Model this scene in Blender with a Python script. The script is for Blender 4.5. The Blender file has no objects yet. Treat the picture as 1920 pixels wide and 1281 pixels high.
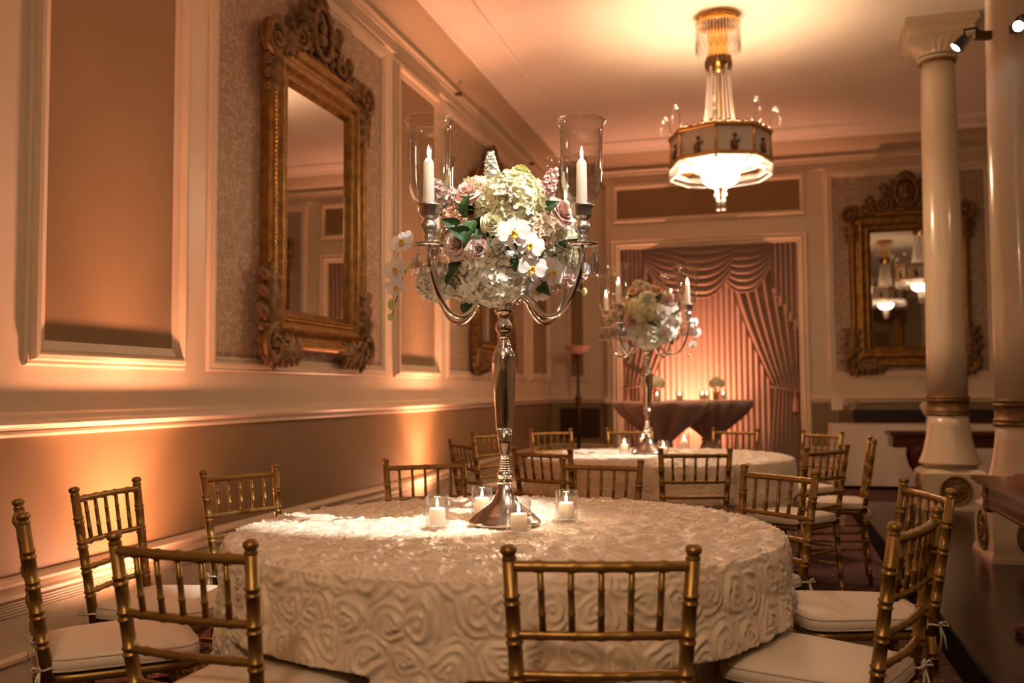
import bpy, bmesh, math, random
import numpy as np
from mathutils import Vector, Matrix
random.seed(7); np.random.seed(7)
S = bpy.context.scene
COL = S.collection
PI = math.pi
def R(d): return math.radians(d)

# ---------------------------------------------------------------- camera
CH = 1.195
YAW, PIT, ROL = R(15.2998), R(3.0295), 0.0065
FPX = 1750.0
_c, _s = math.cos(YAW), math.sin(YAW)
CF = Vector((-_s*math.cos(PIT), _c*math.cos(PIT), math.sin(PIT)))
_r0 = Vector((_c, _s, 0)); _u0 = _r0.cross(CF)
CR = _r0*math.cos(ROL) - _u0*math.sin(ROL)
CU = _r0*math.sin(ROL) + _u0*math.cos(ROL)
cd = bpy.data.cameras.new('camera'); cam = bpy.data.objects.new('camera', cd); COL.objects.link(cam)
cd.sensor_width = 36; cd.lens = FPX/1920*36; cd.clip_start = 0.02; cd.clip_end = 100
cam.matrix_world = Matrix(((CR.x, CU.x, -CF.x, 0), (CR.y, CU.y, -CF.y, 0), (CR.z, CU.z, -CF.z, CH), (0, 0, 0, 1)))
cd.dof.use_dof = True; cd.dof.focus_distance = 2.95; cd.dof.aperture_fstop = 2.8
S.camera = cam

# ---------------------------------------------------------------- world + exposure
w = bpy.data.worlds.new('world'); S.world = w; w.use_nodes = True
w.node_tree.nodes['Background'].inputs[0].default_value = (0.9, 0.6, 0.4, 1)
w.node_tree.nodes['Background'].inputs[1].default_value = 0.02
S.view_settings.view_transform = 'Standard'; S.view_settings.look = 'None'
S.view_settings.exposure = 0.72; S.view_settings.gamma = 1; S.view_settings.use_curve_mapping = False

S.cycles.max_bounces = 7; S.cycles.diffuse_bounces = 3; S.cycles.glossy_bounces = 4
# light levels (watts) and colours of the lamps the room has
WARM = (1.0, 0.66, 0.40)
AMBER = (1.0, 0.38, 0.215)
SHADE_L, BOWL_L = 3.2, 82.0
BULB_L = 92.0
UPLIGHT_W, SPILL_W, BEAM_W, BAY_W = 115, 75, 220, 290
PIN_W = 820
VOTIVE_W, TAPER_W = 0.8, 0.5
PIN_COL = (1.0, 0.94, 0.87)

# ---------------------------------------------------------------- helpers
class MB:
    def __init__(s): s.v = []; s.f = []; s.sm = []
    def add(s, v, f, smooth=True):
        o = len(s.v); s.v += [tuple(p) for p in v]
        s.f += [tuple(i+o for i in q) for q in f]; s.sm += [smooth]*len(f)
        return s
    def box(s, c, size, rz=0.0, M=None):
        hx, hy, hz = size[0]/2, size[1]/2, size[2]/2
        vs = [Vector((x, y, z)) for x in (-hx, hx) for y in (-hy, hy) for z in (-hz, hz)]
        m = M if M is not None else Matrix.Rotation(rz, 3, 'Z')
        vs = [m @ q + Vector(c) for q in vs]
        return s.add(vs, [(0, 1, 3, 2), (4, 6, 7, 5), (0, 4, 5, 1), (2, 3, 7, 6), (0, 2, 6, 4), (1, 5, 7, 3)], False)
    def bbox(s, a, b):
        return s.box([(a[i]+b[i])/2 for i in range(3)], [abs(b[i]-a[i]) for i in range(3)])
    def tube(s, pts, rad, n=8, cap=True, squash=1.0):
        pts = [Vector(p) for p in pts]; m = len(pts)
        if not hasattr(rad, '__len__'): rad = [rad]*m
        T = []
        for i in range(m):
            d = pts[min(i+1, m-1)] - pts[max(i-1, 0)]
            T.append(d.normalized() if d.length > 1e-9 else Vector((0, 0, 1)))
        a = Vector((1, 0, 0)) if abs(T[0].x) < 0.8 else Vector((0, 1, 0))
        N = (a - T[0]*a.dot(T[0])).normalized()
        vs = []
        for i in range(m):
            N = (N - T[i]*N.dot(T[i]))
            N = N.normalized() if N.length > 1e-6 else a
            B = T[i].cross(N)
            for k in range(n):
                t = 2*PI*k/n
                vs.append(pts[i] + (N*math.cos(t) + B*math.sin(t)*squash)*rad[i])
        fs = [(i*n+k, i*n+(k+1) % n, (i+1)*n+(k+1) % n, (i+1)*n+k) for i in range(m-1) for k in range(n)]
        if cap: fs += [tuple(range(n-1, -1, -1)), tuple(range((m-1)*n, m*n))]
        return s.add(vs, fs)
    def lathe(s, prof, n=24, c=(0, 0, 0), M=None, smooth=True, a0=0.0):
        vs = []; m = len(prof)
        for r, z in prof:
            for k in range(n):
                t = a0 + 2*PI*k/n
                q = Vector((r*math.cos(t), r*math.sin(t), z))
                if M is not None: q = M @ q
                vs.append(q + Vector(c))
        fs = [(i*n+k, i*n+(k+1) % n, (i+1)*n+(k+1) % n, (i+1)*n+k) for i in range(m-1) for k in range(n)]
        if prof[0][0] > 1e-6: fs.append(tuple(range(n-1, -1, -1)))
        if prof[-1][0] > 1e-6: fs.append(tuple(range((m-1)*n, m*n)))
        return s.add(vs, fs, smooth)
    def sphere(s, c, r, n=10, m=6, sc=(1, 1, 1), M=None):
        vs = []; 
        for i in range(m+1):
            ph = PI*i/m
            for k in range(n):
                t = 2*PI*k/n
                q = Vector((r*sc[0]*math.sin(ph)*math.cos(t), r*sc[1]*math.sin(ph)*math.sin(t), -r*sc[2]*math.cos(ph)))
                if M is not None: q = M @ q
                vs.append(q + Vector(c))
        return s.add(vs, [(i*n+k, i*n+(k+1) % n, (i+1)*n+(k+1) % n, (i+1)*n+k) for i in range(m) for k in range(n)])
    def grid(s, fn, nu, nv, smooth=True):
        vs = [fn(i/nu, j/nv) for i in range(nu+1) for j in range(nv+1)]
        fs = [(i*(nv+1)+j, (i+1)*(nv+1)+j, (i+1)*(nv+1)+j+1, i*(nv+1)+j+1) for i in range(nu) for j in range(nv)]
        return s.add(vs, fs, smooth)
    def slab(s, poly, z0, z1, M=None):       # polygon prism, poly in xy
        n = len(poly)
        vs = [Vector((x, y, z)) for z in (z0, z1) for x, y in poly]
        if M is not None: vs = [M @ q for q in vs]
        fs = [tuple(range(n-1, -1, -1)), tuple(range(n, 2*n))] + [(k, (k+1) % n, n+(k+1) % n, n+k) for k in range(n)]
        return s.add(vs, fs, False)
    def mesh(s, name, mat, fix=True):
        me = bpy.data.meshes.new(name); me.from_pydata(s.v, [], s.f)
        me.polygons.foreach_set('use_smooth', s.sm)
        if fix:
            b = bmesh.new(); b.from_mesh(me)
            bmesh.ops.remove_doubles(b, verts=b.verts, dist=1e-6)
            bmesh.ops.recalc_face_normals(b, faces=b.faces); b.to_mesh(me); b.free()
        me.materials.append(mat); me.update()
        return me
    def build(s, name, mat, parent=None, fix=True):
        return link(name, s.mesh(name, mat, fix), parent)
def link(name, me, parent=None):
    o = bpy.data.objects.new(name, me); COL.objects.link(o)
    if parent is not None: o.parent = parent
    return o
def thing(name, label, cat, loc=(0, 0, 0), rz=0.0, group=None):
    o = bpy.data.objects.new(name, None); COL.objects.link(o); o.empty_display_size = 0.1
    o.location = loc; o.rotation_euler = (0, 0, rz)
    return tag(o, label, cat, group)
def tag(o, label, cat, group=None):
    o['label'] = label; o['category'] = cat
    if group: o['group'] = group
    return o
def struct(o, label, cat):
    o['kind'] = 'structure'; o['label'] = label; o['category'] = cat
    return o
def dup(root, loc, rz=None, label=None, parent=None):
    r = root.copy(); COL.objects.link(r); r.location = loc
    if rz is not None: r.rotation_euler = (0, 0, rz)
    if label: r['label'] = label
    _dk(root, r); return r
def _dk(a, b):
    for ch in list(a.children):
        k = ch.copy(); COL.objects.link(k); k.parent = b
        _dk(ch, k)
def lamp(name, kind, loc, watts, col, size=0.05, spot=None, blend=0.5, target=None, parent=None):
    ld = bpy.data.lights.new(name, kind); ld.energy = watts; ld.color = col
    if kind in ('POINT', 'SPOT'): ld.shadow_soft_size = size
    if kind == 'SPOT': ld.spot_size = spot; ld.spot_blend = blend
    o = bpy.data.objects.new(name, ld); COL.objects.link(o); o.location = loc
    if target is not None:
        o.rotation_euler = (Vector(target)-Vector(loc)).to_track_quat('-Z', 'Y').to_euler()
    if parent is not None: o.parent = parent
    return o

# ---------------------------------------------------------------- materials
MATS = {}
def mat(name, col, rough=0.5, metal=0.0, var=0.0, vscale=8.0, col2=None, bump=0.0, bscale=60.0, spec=0.5, sheen=0.0, emis=0.0, ecol=None, sss=0.0, coat=0.0, trl=0.0):
    m = bpy.data.materials.new(name); m.use_nodes = True; nt = m.node_tree; N = nt.nodes; L = nt.links
    b = N['Principled BSDF']
    b.inputs['Base Color'].default_value = (*col, 1); b.inputs['Roughness'].default_value = rough
    b.inputs['Metallic'].default_value = metal; b.inputs['Specular IOR Level'].default_value = spec
    b.inputs['Sheen Weight'].default_value = sheen; b.inputs['Coat Weight'].default_value = coat
    if sss: b.inputs['Subsurface Weight'].default_value = sss; b.inputs['Subsurface Radius'].default_value = (0.02, 0.012, 0.006)
    if emis: b.inputs['Emission Strength'].default_value = emis; b.inputs['Emission Color'].default_value = (*(ecol or col), 1)
    if var or bump: tc = N.new('ShaderNodeTexCoord')
    if var:
        nz = N.new('ShaderNodeTexNoise'); nz.inputs['Scale'].default_value = vscale; nz.inputs['Detail'].default_value = 5
        L.new(tc.outputs['Object'], nz.inputs['Vector'])
        rp = N.new('ShaderNodeMapRange'); rp.inputs[1].default_value = 0.35; rp.inputs[2].default_value = 0.65; rp.inputs[4].default_value = var
        L.new(nz.outputs['Fac'], rp.inputs[0])
        mx = N.new('ShaderNodeMix'); mx.data_type = 'RGBA'
        c2 = col2 or tuple(x*0.5 for x in col)
        mx.inputs[6].default_value = (*col, 1); mx.inputs[7].default_value = (*c2, 1)
        L.new(rp.outputs[0], mx.inputs[0]); L.new(mx.outputs[2], b.inputs['Base Color'])
    if bump:
        n2 = N.new('ShaderNodeTexNoise'); n2.inputs['Scale'].default_value = bscale; n2.inputs['Detail'].default_value = 3
        L.new(tc.outputs['Object'], n2.inputs['Vector'])
        bp = N.new('ShaderNodeBump'); bp.inputs['Strength'].default_value = bump; bp.inputs['Distance'].default_value = 0.01
        L.new(n2.outputs['Fac'], bp.inputs['Height']); L.new(bp.outputs[0], b.inputs['Normal'])
    if trl:
        t = N.new('ShaderNodeBsdfTranslucent'); t.inputs[0].default_value = (*col, 1)
        ms = N.new('ShaderNodeMixShader'); ms.inputs[0].default_value = trl
        L.new(b.outputs[0], ms.inputs[1]); L.new(t.outputs[0], ms.inputs[2]); L.new(ms.outputs[0], N['Material Output'].inputs[0])
    MATS[name] = m
    return m
def thin_glass(name, tint=(1, 1, 1), rough=0.02, lo=0.04, hi=0.75, blend=0.35, fres=False):
    m = bpy.data.materials.new(name); m.use_nodes = True; nt = m.node_tree; N = nt.nodes; L = nt.links
    N.remove(N['Principled BSDF'])
    t = N.new('ShaderNodeBsdfTransparent'); t.inputs[0].default_value = (*tint, 1)
    g = N.new('ShaderNodeBsdfGlossy'); g.inputs['Roughness'].default_value = rough
    lw = N.new('ShaderNodeLayerWeight'); lw.inputs[0].default_value = blend
    mr = N.new('ShaderNodeMapRange'); mr.inputs[3].default_value = lo; mr.inputs[4].default_value = hi
    L.new(lw.outputs['Fresnel' if fres else 'Facing'], mr.inputs[0])
    ms = N.new('ShaderNodeMixShader')
    L.new(mr.outputs[0], ms.inputs[0]); L.new(t.outputs[0], ms.inputs[1]); L.new(g.outputs[0], ms.inputs[2])
    L.new(ms.outputs[0], N['Material Output'].inputs[0])
    MATS[name] = m; return m
def emit(name, col, strength):
    m = bpy.data.materials.new(name); m.use_nodes = True; N = m.node_tree.nodes
    b = N['Principled BSDF']; b.inputs['Base Color'].default_value = (0.8, 0.8, 0.8, 1)
    b.inputs['Emission Color'].default_value = (*col, 1); b.inputs['Emission Strength'].default_value = strength
    MATS[name] = m; return m
def pattern_mat(name, c1, c2, scale, rough=0.6, dist=2.0, lo=0.42, hi=0.5, c3=None, bump=0.15):
    m = mat(name, c1, rough); nt = m.node_tree; N = nt.nodes; L = nt.links; b = N['Principled BSDF']
    tc = N.new('ShaderNodeTexCoord')
    nz = N.new('ShaderNodeTexNoise'); nz.inputs['Scale'].default_value = scale; nz.inputs['Detail'].default_value = 2; nz.inputs['Distortion'].default_value = dist
    L.new(tc.outputs['Object'], nz.inputs['Vector'])
    r = N.new('ShaderNodeMapRange'); r.inputs[1].default_value = lo; r.inputs[2].default_value = hi
    L.new(nz.outputs['Fac'], r.inputs[0])
    mx = N.new('ShaderNodeMix'); mx.data_type = 'RGBA'; mx.inputs[6].default_value = (*c1, 1); mx.inputs[7].default_value = (*c2, 1)
    L.new(r.outputs[0], mx.inputs[0]); out = mx.outputs[2]
    if c3:
        vo = N.new('ShaderNodeTexVoronoi'); vo.inputs['Scale'].default_value = scale*0.8; L.new(tc.outputs['Object'], vo.inputs['Vector'])
        r2 = N.new('ShaderNodeMapRange'); r2.inputs[1].default_value = 0.12; r2.inputs[2].default_value = 0.25; r2.inputs[3].default_value = 1; r2.inputs[4].default_value = 0
        L.new(vo.outputs['Distance'], r2.inputs[0])
        m2 = N.new('ShaderNodeMix'); m2.data_type = 'RGBA'; m2.inputs[7].default_value = (*c3, 1)
        L.new(out, m2.inputs[6]); L.new(r2.outputs[0], m2.inputs[0]); out = m2.outputs[2]
    L.new(out, b.inputs['Base Color'])
    if bump:
        bp = N.new('ShaderNodeBump'); bp.inputs['Strength'].default_value = bump; bp.inputs['Distance'].default_value = 0.004
        L.new(r.outputs[0], bp.inputs['Height']); L.new(bp.outputs[0], b.inputs['Normal'])
    return m

CREAM = mat('cream_paint', (0.70, 0.575, 0.42), 0.38, var=0.12, vscale=3, bump=0.03, bscale=25)
CEIL = mat('ceiling_paint', (0.88, 0.80, 0.70), 0.7, var=0.05, vscale=2)
COVE = mat('cove_paint', (0.50, 0.40, 0.27), 0.5)
BROWN = mat('brown_fabric', (0.26, 0.165, 0.07), 0.75, var=0.15, vscale=2.5, bump=0.05, bscale=300, sheen=0.1)
OLIVE = mat('olive_wainscot', (0.25, 0.17, 0.082), 0.5, var=0.12, vscale=3)
WALLP = pattern_mat('damask_wallpaper', (0.46, 0.355, 0.26), (0.31, 0.225, 0.15), 26, 0.55, 1.6, 0.44, 0.5)
CARPET = pattern_mat('red_carpet', (0.13, 0.035, 0.03), (0.035, 0.018, 0.016), 22, 0.95, 3.0, 0.44, 0.54, (0.25, 0.14, 0.08), 0.3)
WOODFL = mat('dark_floorboards', (0.024, 0.010, 0.005), 0.2, var=0.6, vscale=2.5, col2=(0.014, 0.006, 0.003), spec=0.18)
BLACK = mat('black_riser', (0.003, 0.003, 0.003), 0.7, spec=0.1)
GOLDCH = mat('gold_chair', (0.34, 0.205, 0.055), 0.38, 0.7, var=0.5, vscale=30, col2=(0.20, 0.11, 0.028))
GOLDFR = mat('antique_gilt', (0.34, 0.185, 0.045), 0.36, 0.75, var=0.7, vscale=14, col2=(0.13, 0.06, 0.018), bump=0.3, bscale=60)
GILT2 = mat('dull_gilt', (0.25, 0.14, 0.05), 0.48, 0.55, var=0.7, vscale=22, col2=(0.09, 0.045, 0.02), bump=0.4, bscale=70)
BRASS = mat('brass', (0.72, 0.45, 0.14), 0.22, 1.0)
BRONZE = mat('dark_bronze', (0.12, 0.065, 0.025), 0.4, 0.8)
SILVER = mat('polished_silver', (0.78, 0.74, 0.70), 0.09, 1.0, var=0.25, vscale=9, col2=(0.5, 0.44, 0.38))
SILVER2 = mat('worn_silver', (0.76, 0.70, 0.63), 0.32, 1.0, var=0.5, vscale=30, col2=(0.33, 0.24, 0.17))
PEWTER = mat('pewter', (0.52, 0.45, 0.38), 0.22, 1.0, var=0.4, vscale=25, col2=(0.33, 0.27, 0.22))
MIRROR = mat('mirror_glass', (0.80, 0.78, 0.74), 0.015, 1.0)
CLOTH = mat('ivory_satin', (0.82, 0.69, 0.54), 0.42, sheen=0.3)
WHITEC = mat('white_linen', (0.72, 0.62, 0.52), 0.7, var=0.1, vscale=6)
CUSH = mat('ivory_cushion', (0.78, 0.69, 0.57), 0.55, var=0.08, vscale=5)
PIPING = mat('cushion_piping', (0.60, 0.52, 0.42), 0.6)
MAHOG = mat('mahogany', (0.075, 0.018, 0.010), 0.22, var=0.6, vscale=7, col2=(0.03, 0.008, 0.006))
MAHOG2 = mat('mahogany_red', (0.17, 0.05, 0.022), 0.2, var=0.5, vscale=9, col2=(0.09, 0.025, 0.012))
GLASS = thin_glass('clear_glass', (0.995, 0.99, 0.985), 0.015, 0.025, 1.0, 0.20)
VGLASS = thin_glass('votive_glass', (0.96, 0.95, 0.94), 0.02, 0.02, 1.0, 0.15)
CRYST = thin_glass('crystal', (0.97, 0.96, 0.96), 0.05, 0.25, 0.9, 0.35)
WAX = mat('ivory_wax', (0.90, 0.84, 0.74), 0.45, sss=0.3, trl=0.25)
WICK = mat('wick', (0.02, 0.015, 0.01), 0.8)
FLAME = emit('flame', (1.0, 0.62, 0.26), 28)
BOWLE = emit('lit_shade', WARM, SHADE_L)
BOWLC = emit('lit_bowl', WARM, BOWL_L)
LENSE = emit('uplight_lens', (1.0, 0.50, 0.22), 18)
PINE = emit('pin_lens', (0.95, 0.97, 1.0), 60)
BULBE = emit('bulb', WARM, BULB_L)
OPAL = mat('opal_panel', (0.62, 0.58, 0.50), 0.3)
FIGURE = mat('bronze_figure', (0.16, 0.09, 0.045), 0.45, 0.6)
BLACKM = mat('black_metal', (0.012, 0.011, 0.011), 0.35)
DRAPE = mat('taupe_drape', (0.30, 0.195, 0.135), 0.62, sheen=0.3, var=0.12, vscale=6)
SHEER = mat('pink_curtain', (0.58, 0.40, 0.31), 0.65, sheen=0.2, trl=0.1)
MAUVE = mat('mauve_satin', (0.40, 0.275, 0.225), 0.36, sheen=0.4)
COLPT = mat('column_paint', (0.60, 0.49, 0.36), 0.22, coat=0.3)
PINKG = mat('alabaster_bowl', (0.75, 0.48, 0.36), 0.4, trl=0.3)
GREEN = mat('green_leaf', (0.035, 0.10, 0.028), 0.35, var=0.5, vscale=18, col2=(0.018, 0.05, 0.018))
STEMG = mat('green_stem', (0.10, 0.13, 0.04), 0.5)
FL = {k: mat('petal_'+k, c, 0.8, spec=0.2, trl=0.22, var=0.35, vscale=25, col2=c2) for k, c, c2 in [
    ('cream', (0.84, 0.80, 0.56), (0.80, 0.82, 0.48)), ('white', (0.87, 0.84, 0.74), (0.84, 0.84, 0.66)),
    ('pink', (0.86, 0.60, 0.54), (0.88, 0.72, 0.64)), ('peach', (0.84, 0.56, 0.38), (0.80, 0.66, 0.44)),
    ('mauve', (0.82, 0.64, 0.58), (0.86, 0.76, 0.62)), ('lilac', (0.84, 0.68, 0.64), (0.80, 0.76, 0.64)),
    ('lime', (0.66, 0.68, 0.26), (0.80, 0.78, 0.48)), ('orchid', (0.90, 0.86, 0.84), (0.88, 0.80, 0.82)),
    ('blush', (0.78, 0.62, 0.46), (0.74, 0.70, 0.38)), ('yellow', (0.80, 0.55, 0.10), (0.72, 0.36, 0.08))]}
# ---------------------------------------------------------------- the room
XL, YB, YA, XR, YF, ZC = -3.0, 12.7, 12.99, 6.0, -5.0, 4.46
XBAY = -2.117
WX0, WX1, WZ1 = -1.925, 0.41, 3.14            # window recess
STEP = 0.74; PZ = 0.15; PY1 = 9.35
def box_obj(name, a, b, m, parent=None):
    return MB().bbox(a, b).build(name, m, parent)
struct(box_obj('floor', (XL-0.2, YF-0.2, -0.1), (XR+0.2, YA+0.5, 0), CARPET), 'dark red patterned carpet under the tables', 'floor')
pf = box_obj('floor_platform', (STEP+0.012, YF, 0.0), (XR, PY1, PZ), WOODFL)
struct(pf, 'raised dark polished wooden floor around the columns', 'floor')
box_obj('riser', (STEP, YF, 0.0), (STEP+0.012, PY1, PZ-0.001), BLACK, pf)
box_obj('nosing', (STEP, PY1, 0.0), (XR, PY1+0.012, PZ+0.002), BLACK, pf)
struct(box_obj('ceiling', (XL-0.2, YF-0.2, ZC), (XR+0.2, YA+0.5, ZC+0.1), CEIL), 'plain pale plaster ceiling', 'ceiling')
wl = struct(box_obj('wall_left', (XL-0.12, YF-0.2, 0), (XL, YA+0.4, ZC), CREAM), 'cream panelled wall with gilt mirrors, lit by amber uplights', 'wall')
wb = MB()
wb.bbox((XL, YA, 0), (XBAY, YA+0.3, ZC))
wb.bbox((XBAY, YB, 0), (WX0, YA+0.3, ZC))
wb.bbox((WX1, YB, 0), (XR, YA+0.3, ZC))
wb.bbox((WX0, YB, WZ1), (WX1, YA+0.3, ZC))
wb.bbox((WX0, YB+0.42, 0), (WX1, YA+0.3, WZ1))
wbk = struct(wb.build('wall_back', CREAM), 'cream end wall with curtained window and gilt mirror', 'wall')
struct(box_obj('wall_right', (XR, YF-0.2, 0), (XR+0.12, YA+0.4, ZC), CREAM), 'cream wall beyond the columns', 'wall')
wfr = struct(box_obj('wall_front', (XL, YF-0.12, 0), (XR, YF, ZC), CREAM), 'cream wall behind the viewer', 'wall')

def sweep(prof, path, closed=False):
    """prof: list of (out, z); path: XY points, room interior on the right-hand side."""
    mb = MB(); P = [Vector((x, y)) for x, y in path]; n = len(P); vs = []
    for i in range(n):
        ds = []
        if i > 0 or closed: ds.append((P[i]-P[i-1]).normalized())
        if i < n-1 or closed: ds.append((P[(i+1) % n]-P[i]).normalized())
        ns = [Vector((d.y, -d.x)) for d in ds]
        if len(ns) == 2:
            k = ns[0]+ns[1]; k = k/(1+ns[0].dot(ns[1]))
        else: k = ns[0]
        for o, z in prof: vs.append((P[i].x+k.x*o, P[i].y+k.y*o, z))
    m = len(prof); fs = []
    for i in range(n if closed else n-1):
        j = (i+1) % n
        for a in range(m-1): fs.append((i*m+a, j*m+a, j*m+a+1, i*m+a+1))
    mb.add(vs, fs, False); return mb
LONG = [(XL, YF), (XL, YA), (XBAY, YA), (XBAY, YB), (XR, YB)]
rail = [(0, 1.015), (0.03, 1.018), (0.036, 1.03), (0.026, 1.042), (0.03, 1.05), (0.05, 1.058), (0.058, 1.07), (0.05, 1.083), (0.03, 1.088), (0.026, 1.11), (0.012, 1.118), (0, 1.12)]
tr = struct(sweep(rail, LONG[:4]+[(WX0-0.12, YB)]).build('trim_1', CREAM), 'moulded cream chair rail along the panelled wall', 'chair rail')
struct(sweep(rail, [(WX1+0.12, YB), (XR, YB)]).build('trim_2', CREAM), 'moulded cream chair rail under the end wall mirror', 'chair rail')
base = [(0.035, 0.0), (0.035, 0.10), (0.05, 0.11), (0.05, 0.125), (0.022, 0.135), (0.022, 0.29)]
for q in range(5): base += [(0.022, 0.292+q*0.012), (0.030, 0.295+q*0.012), (0.030, 0.301+q*0.012), (0.022, 0.303+q*0.012)]
base += [(0.03, 0.355), (0.045, 0.365), (0.045, 0.38), (0.03, 0.39), (0.04, 0.405), (0.055, 0.42), (0.055, 0.432), (0.03, 0.445), (0, 0.452)]
struct(sweep(base, LONG[:4]+[(WX0-0.12, YB)]).build('baseboard_left', CREAM), 'tall moulded cream baseboard along the panelled wall', 'baseboard')
struct(sweep(base, [(WX1+0.12, YB), (XR, YB)]).build('baseboard_back', CREAM), 'tall moulded cream baseboard under the end wall mirror', 'baseboard')
# cornice: reeded frieze, dark cove, flat ceiling border
fr = [(0, 4.045)]
for q in range(4): fr += [(0.012, 4.05+q*0.022), (0.026, 4.056+q*0.022), (0.026, 4.064+q*0.022), (0.012, 4.068+q*0.022)]
fr += [(0.02, 4.14), (0.035, 4.15), (0.035, 4.185), (0.05, 4.2), (0.05, 4.215), (0.03, 4.22)]
cv = [(0.03, 4.22), (0.04, 4.25), (0.058, 4.285), (0.085, 4.315), (0.125, 4.342), (0.175, 4.362), (0.235, 4.376), (0.29, 4.384)]
bd = [(0.29, 4.384), (0.29, 4.40), (0.315, 4.40), (0.325, 4.415), (0.345, 4.42), (0.345, 4.43), (0.64, 4.43), (0.645, 4.422), (0.675, 4.422), (0.69, 4.435), (0.69, 4.462)]
CORN = LONG+[(XR, YF), (XL, YF)]
CORN = CORN[:-1]
co = struct(sweep(fr, CORN, True).build('trim_3', CREAM), 'reeded cream frieze below the cornice', 'frieze')
cvm = sweep(cv, CORN, True); cvm.sm = [True]*len(cvm.f)
struct(cvm.build('trim_4', COVE, None, False), 'dark tan cove of the ceiling cornice', 'cornice')
bdm = sweep(bd, [(XL, YF), (XL, YB), (XR, YB), (XR, YF)], True)
bdm.bbox((XL, YB-0.30, 4.405), (XBAY, YA, 4.458))
struct(bdm.build('trim_5', CEIL), 'flat pale border framing the ceiling', 'cornice')

def framed_panel(parent, M, x0, x1, z0, z1, m, wide=0.085, deep=0.03):
    """panel with a mitred bolection moulding; local x along wall, y out of wall."""
    iw = wide
    p = MB().bbox((x0+iw*0.8, 0.0, z0+iw*0.8), (x1-iw*0.8, 0.006, z1-iw*0.8))
    p.v = [tuple(M @ Vector(q)) for q in p.v]; p.build('panel', m, parent)
    prof = [(0, 0), (0, 0.012), (0.01, 0.02), (0.022, 0.018), (0.03, deep), (0.048, deep+0.004), (0.058, deep-0.004), (0.062, 0.016), (0.072, 0.018), (wide, 0.012), (wide, 0.0)]
    f = MB(); vs = []
    for (cx, cz, sx, sz) in ((x0, z0, 1, 1), (x1, z0, -1, 1), (x1, z1, -1, -1), (x0, z1, 1, -1)):
        for o, y in prof: vs.append(M @ Vector((cx+sx*o, y, cz+sz*o)))
    m_ = len(prof)
    f.add(vs, [(i*m_+a, ((i+1) % 4)*m_+a, ((i+1) % 4)*m_+a+1, i*m_+a+1) for i in range(4) for a in range(m_-1)], False)
    f.build('panel_moulding', CREAM, parent)
def wall_M(kind):
    if kind == 'left': return Matrix(((0, 1, 0, XL), (1, 0, 0, 0), (0, 0, 1, 0), (0, 0, 0, 1)))     # x->Y, y->+X
    if kind == 'back': return Matrix(((1, 0, 0, 0), (0, -1, 0, YB), (0, 0, 1, 0), (0, 0, 0, 1)))
    if kind == 'alcove': return Matrix(((1, 0, 0, 0), (0, -1, 0, YA), (0, 0, 1, 0), (0, 0, 0, 1)))
    if kind == 'front': return Matrix(((1, 0, 0, 0), (0, 1, 0, YF), (0, 0, 1, 0), (0, 0, 0, 1)))
ML = wall_M('left')
for a, b, m, wd, dp in ((0.55, 2.98, WALLP, 0.085, 0.022), (3.215, 4.325, BROWN, 0.11, 0.045), (4.535, 7.03, WALLP, 0.085, 0.022), (7.225, 8.31, BROWN, 0.11, 0.045),
                        (8.535, 11.6, WALLP, 0.085, 0.022), (11.79, 12.90, BROWN, 0.11, 0.045), (-4.6, 0.3, WALLP, 0.085, 0.022)):
    framed_panel(wl, ML, a, b, 1.315, 4.0 if wd > 0.1 else 4.0, m, wd, dp)
wp = MB().bbox((XL, YF, 0.45), (XL+0.006, YA, 1.016)); wp.build('wainscot', OLIVE, wl)
framed_panel(wbk, wall_M('alcove'), -2.76, -2.43, 1.315, 4.0, BROWN, 0.08, 0.03)
framed_panel(wbk, wall_M('back'), -2.04, 0.53, 3.465, 4.03, BROWN, 0.08, 0.03)
framed_panel(wbk, wall_M('back'), 0.75, 2.75, 1.315, 4.03, WALLP, 0.10, 0.022)
framed_panel(wbk, wall_M('back'), 2.95, 3.9, 1.315, 4.03, BROWN, 0.10, 0.03)
framed_panel(wbk, wall_M('back'), 4.1, 5.8, 1.315, 4.03, WALLP, 0.10, 0.022)
wpb = MB().bbox((XL, YA-0.006, 0.45), (XBAY, YA, 1.016)); wpb.bbox((XBAY-0.006, YB, 0.45), (XBAY, YA, 1.016)); wpb.bbox((XBAY, YB-0.006, 0.45), (WX0-0.13, YB, 1.016)); wpb.bbox((WX1+0.13, YB-0.006, 0.45), (XR, YB, 1.016))
wpb.build('wainscot', OLIVE, wbk)
framed_panel(wfr, wall_M('front'), 1.9, 4.6, 1.315, 4.0, WALLP, 0.10, 0.022)
framed_panel(wfr, wall_M('front'), 0.5, 1.6, 1.315, 4.0, BROWN, 0.10, 0.03)
MB().bbox((XL, YF, 0.0), (XR, YF+0.006, 1.016)).build('wainscot', OLIVE, wfr)
# window casing
wn = MB(); vs = []
cp = [(0, 0), (0, 0.03), (0.02, 0.04), (0.035, 0.03), (0.06, 0.028), (0.075, 0.038), (0.09, 0.022), (0.122, 0.02), (0.128, 0.0)]
cx0, cx1, cz1 = WX0-0.125, WX1+0.125, WZ1+0.115
for (x, z, sx, sz) in ((cx0, 0.0, 1, 0), (cx0, cz1, 1, -1), (cx1, cz1, -1, -1), (cx1, 0.0, -1, 0)):
    for o, y in cp: vs.append((x+sx*o, YB-y, z+sz*o))
m_ = len(cp)
wn.add(vs, [(i*m_+a, (i+1)*m_+a, (i+1)*m_+a+1, i*m_+a+1) for i in range(3) for a in range(m_-1)], False)
struct(wn.build('window_1', CREAM), 'tall moulded cream casing around the curtained window', 'window')
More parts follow.
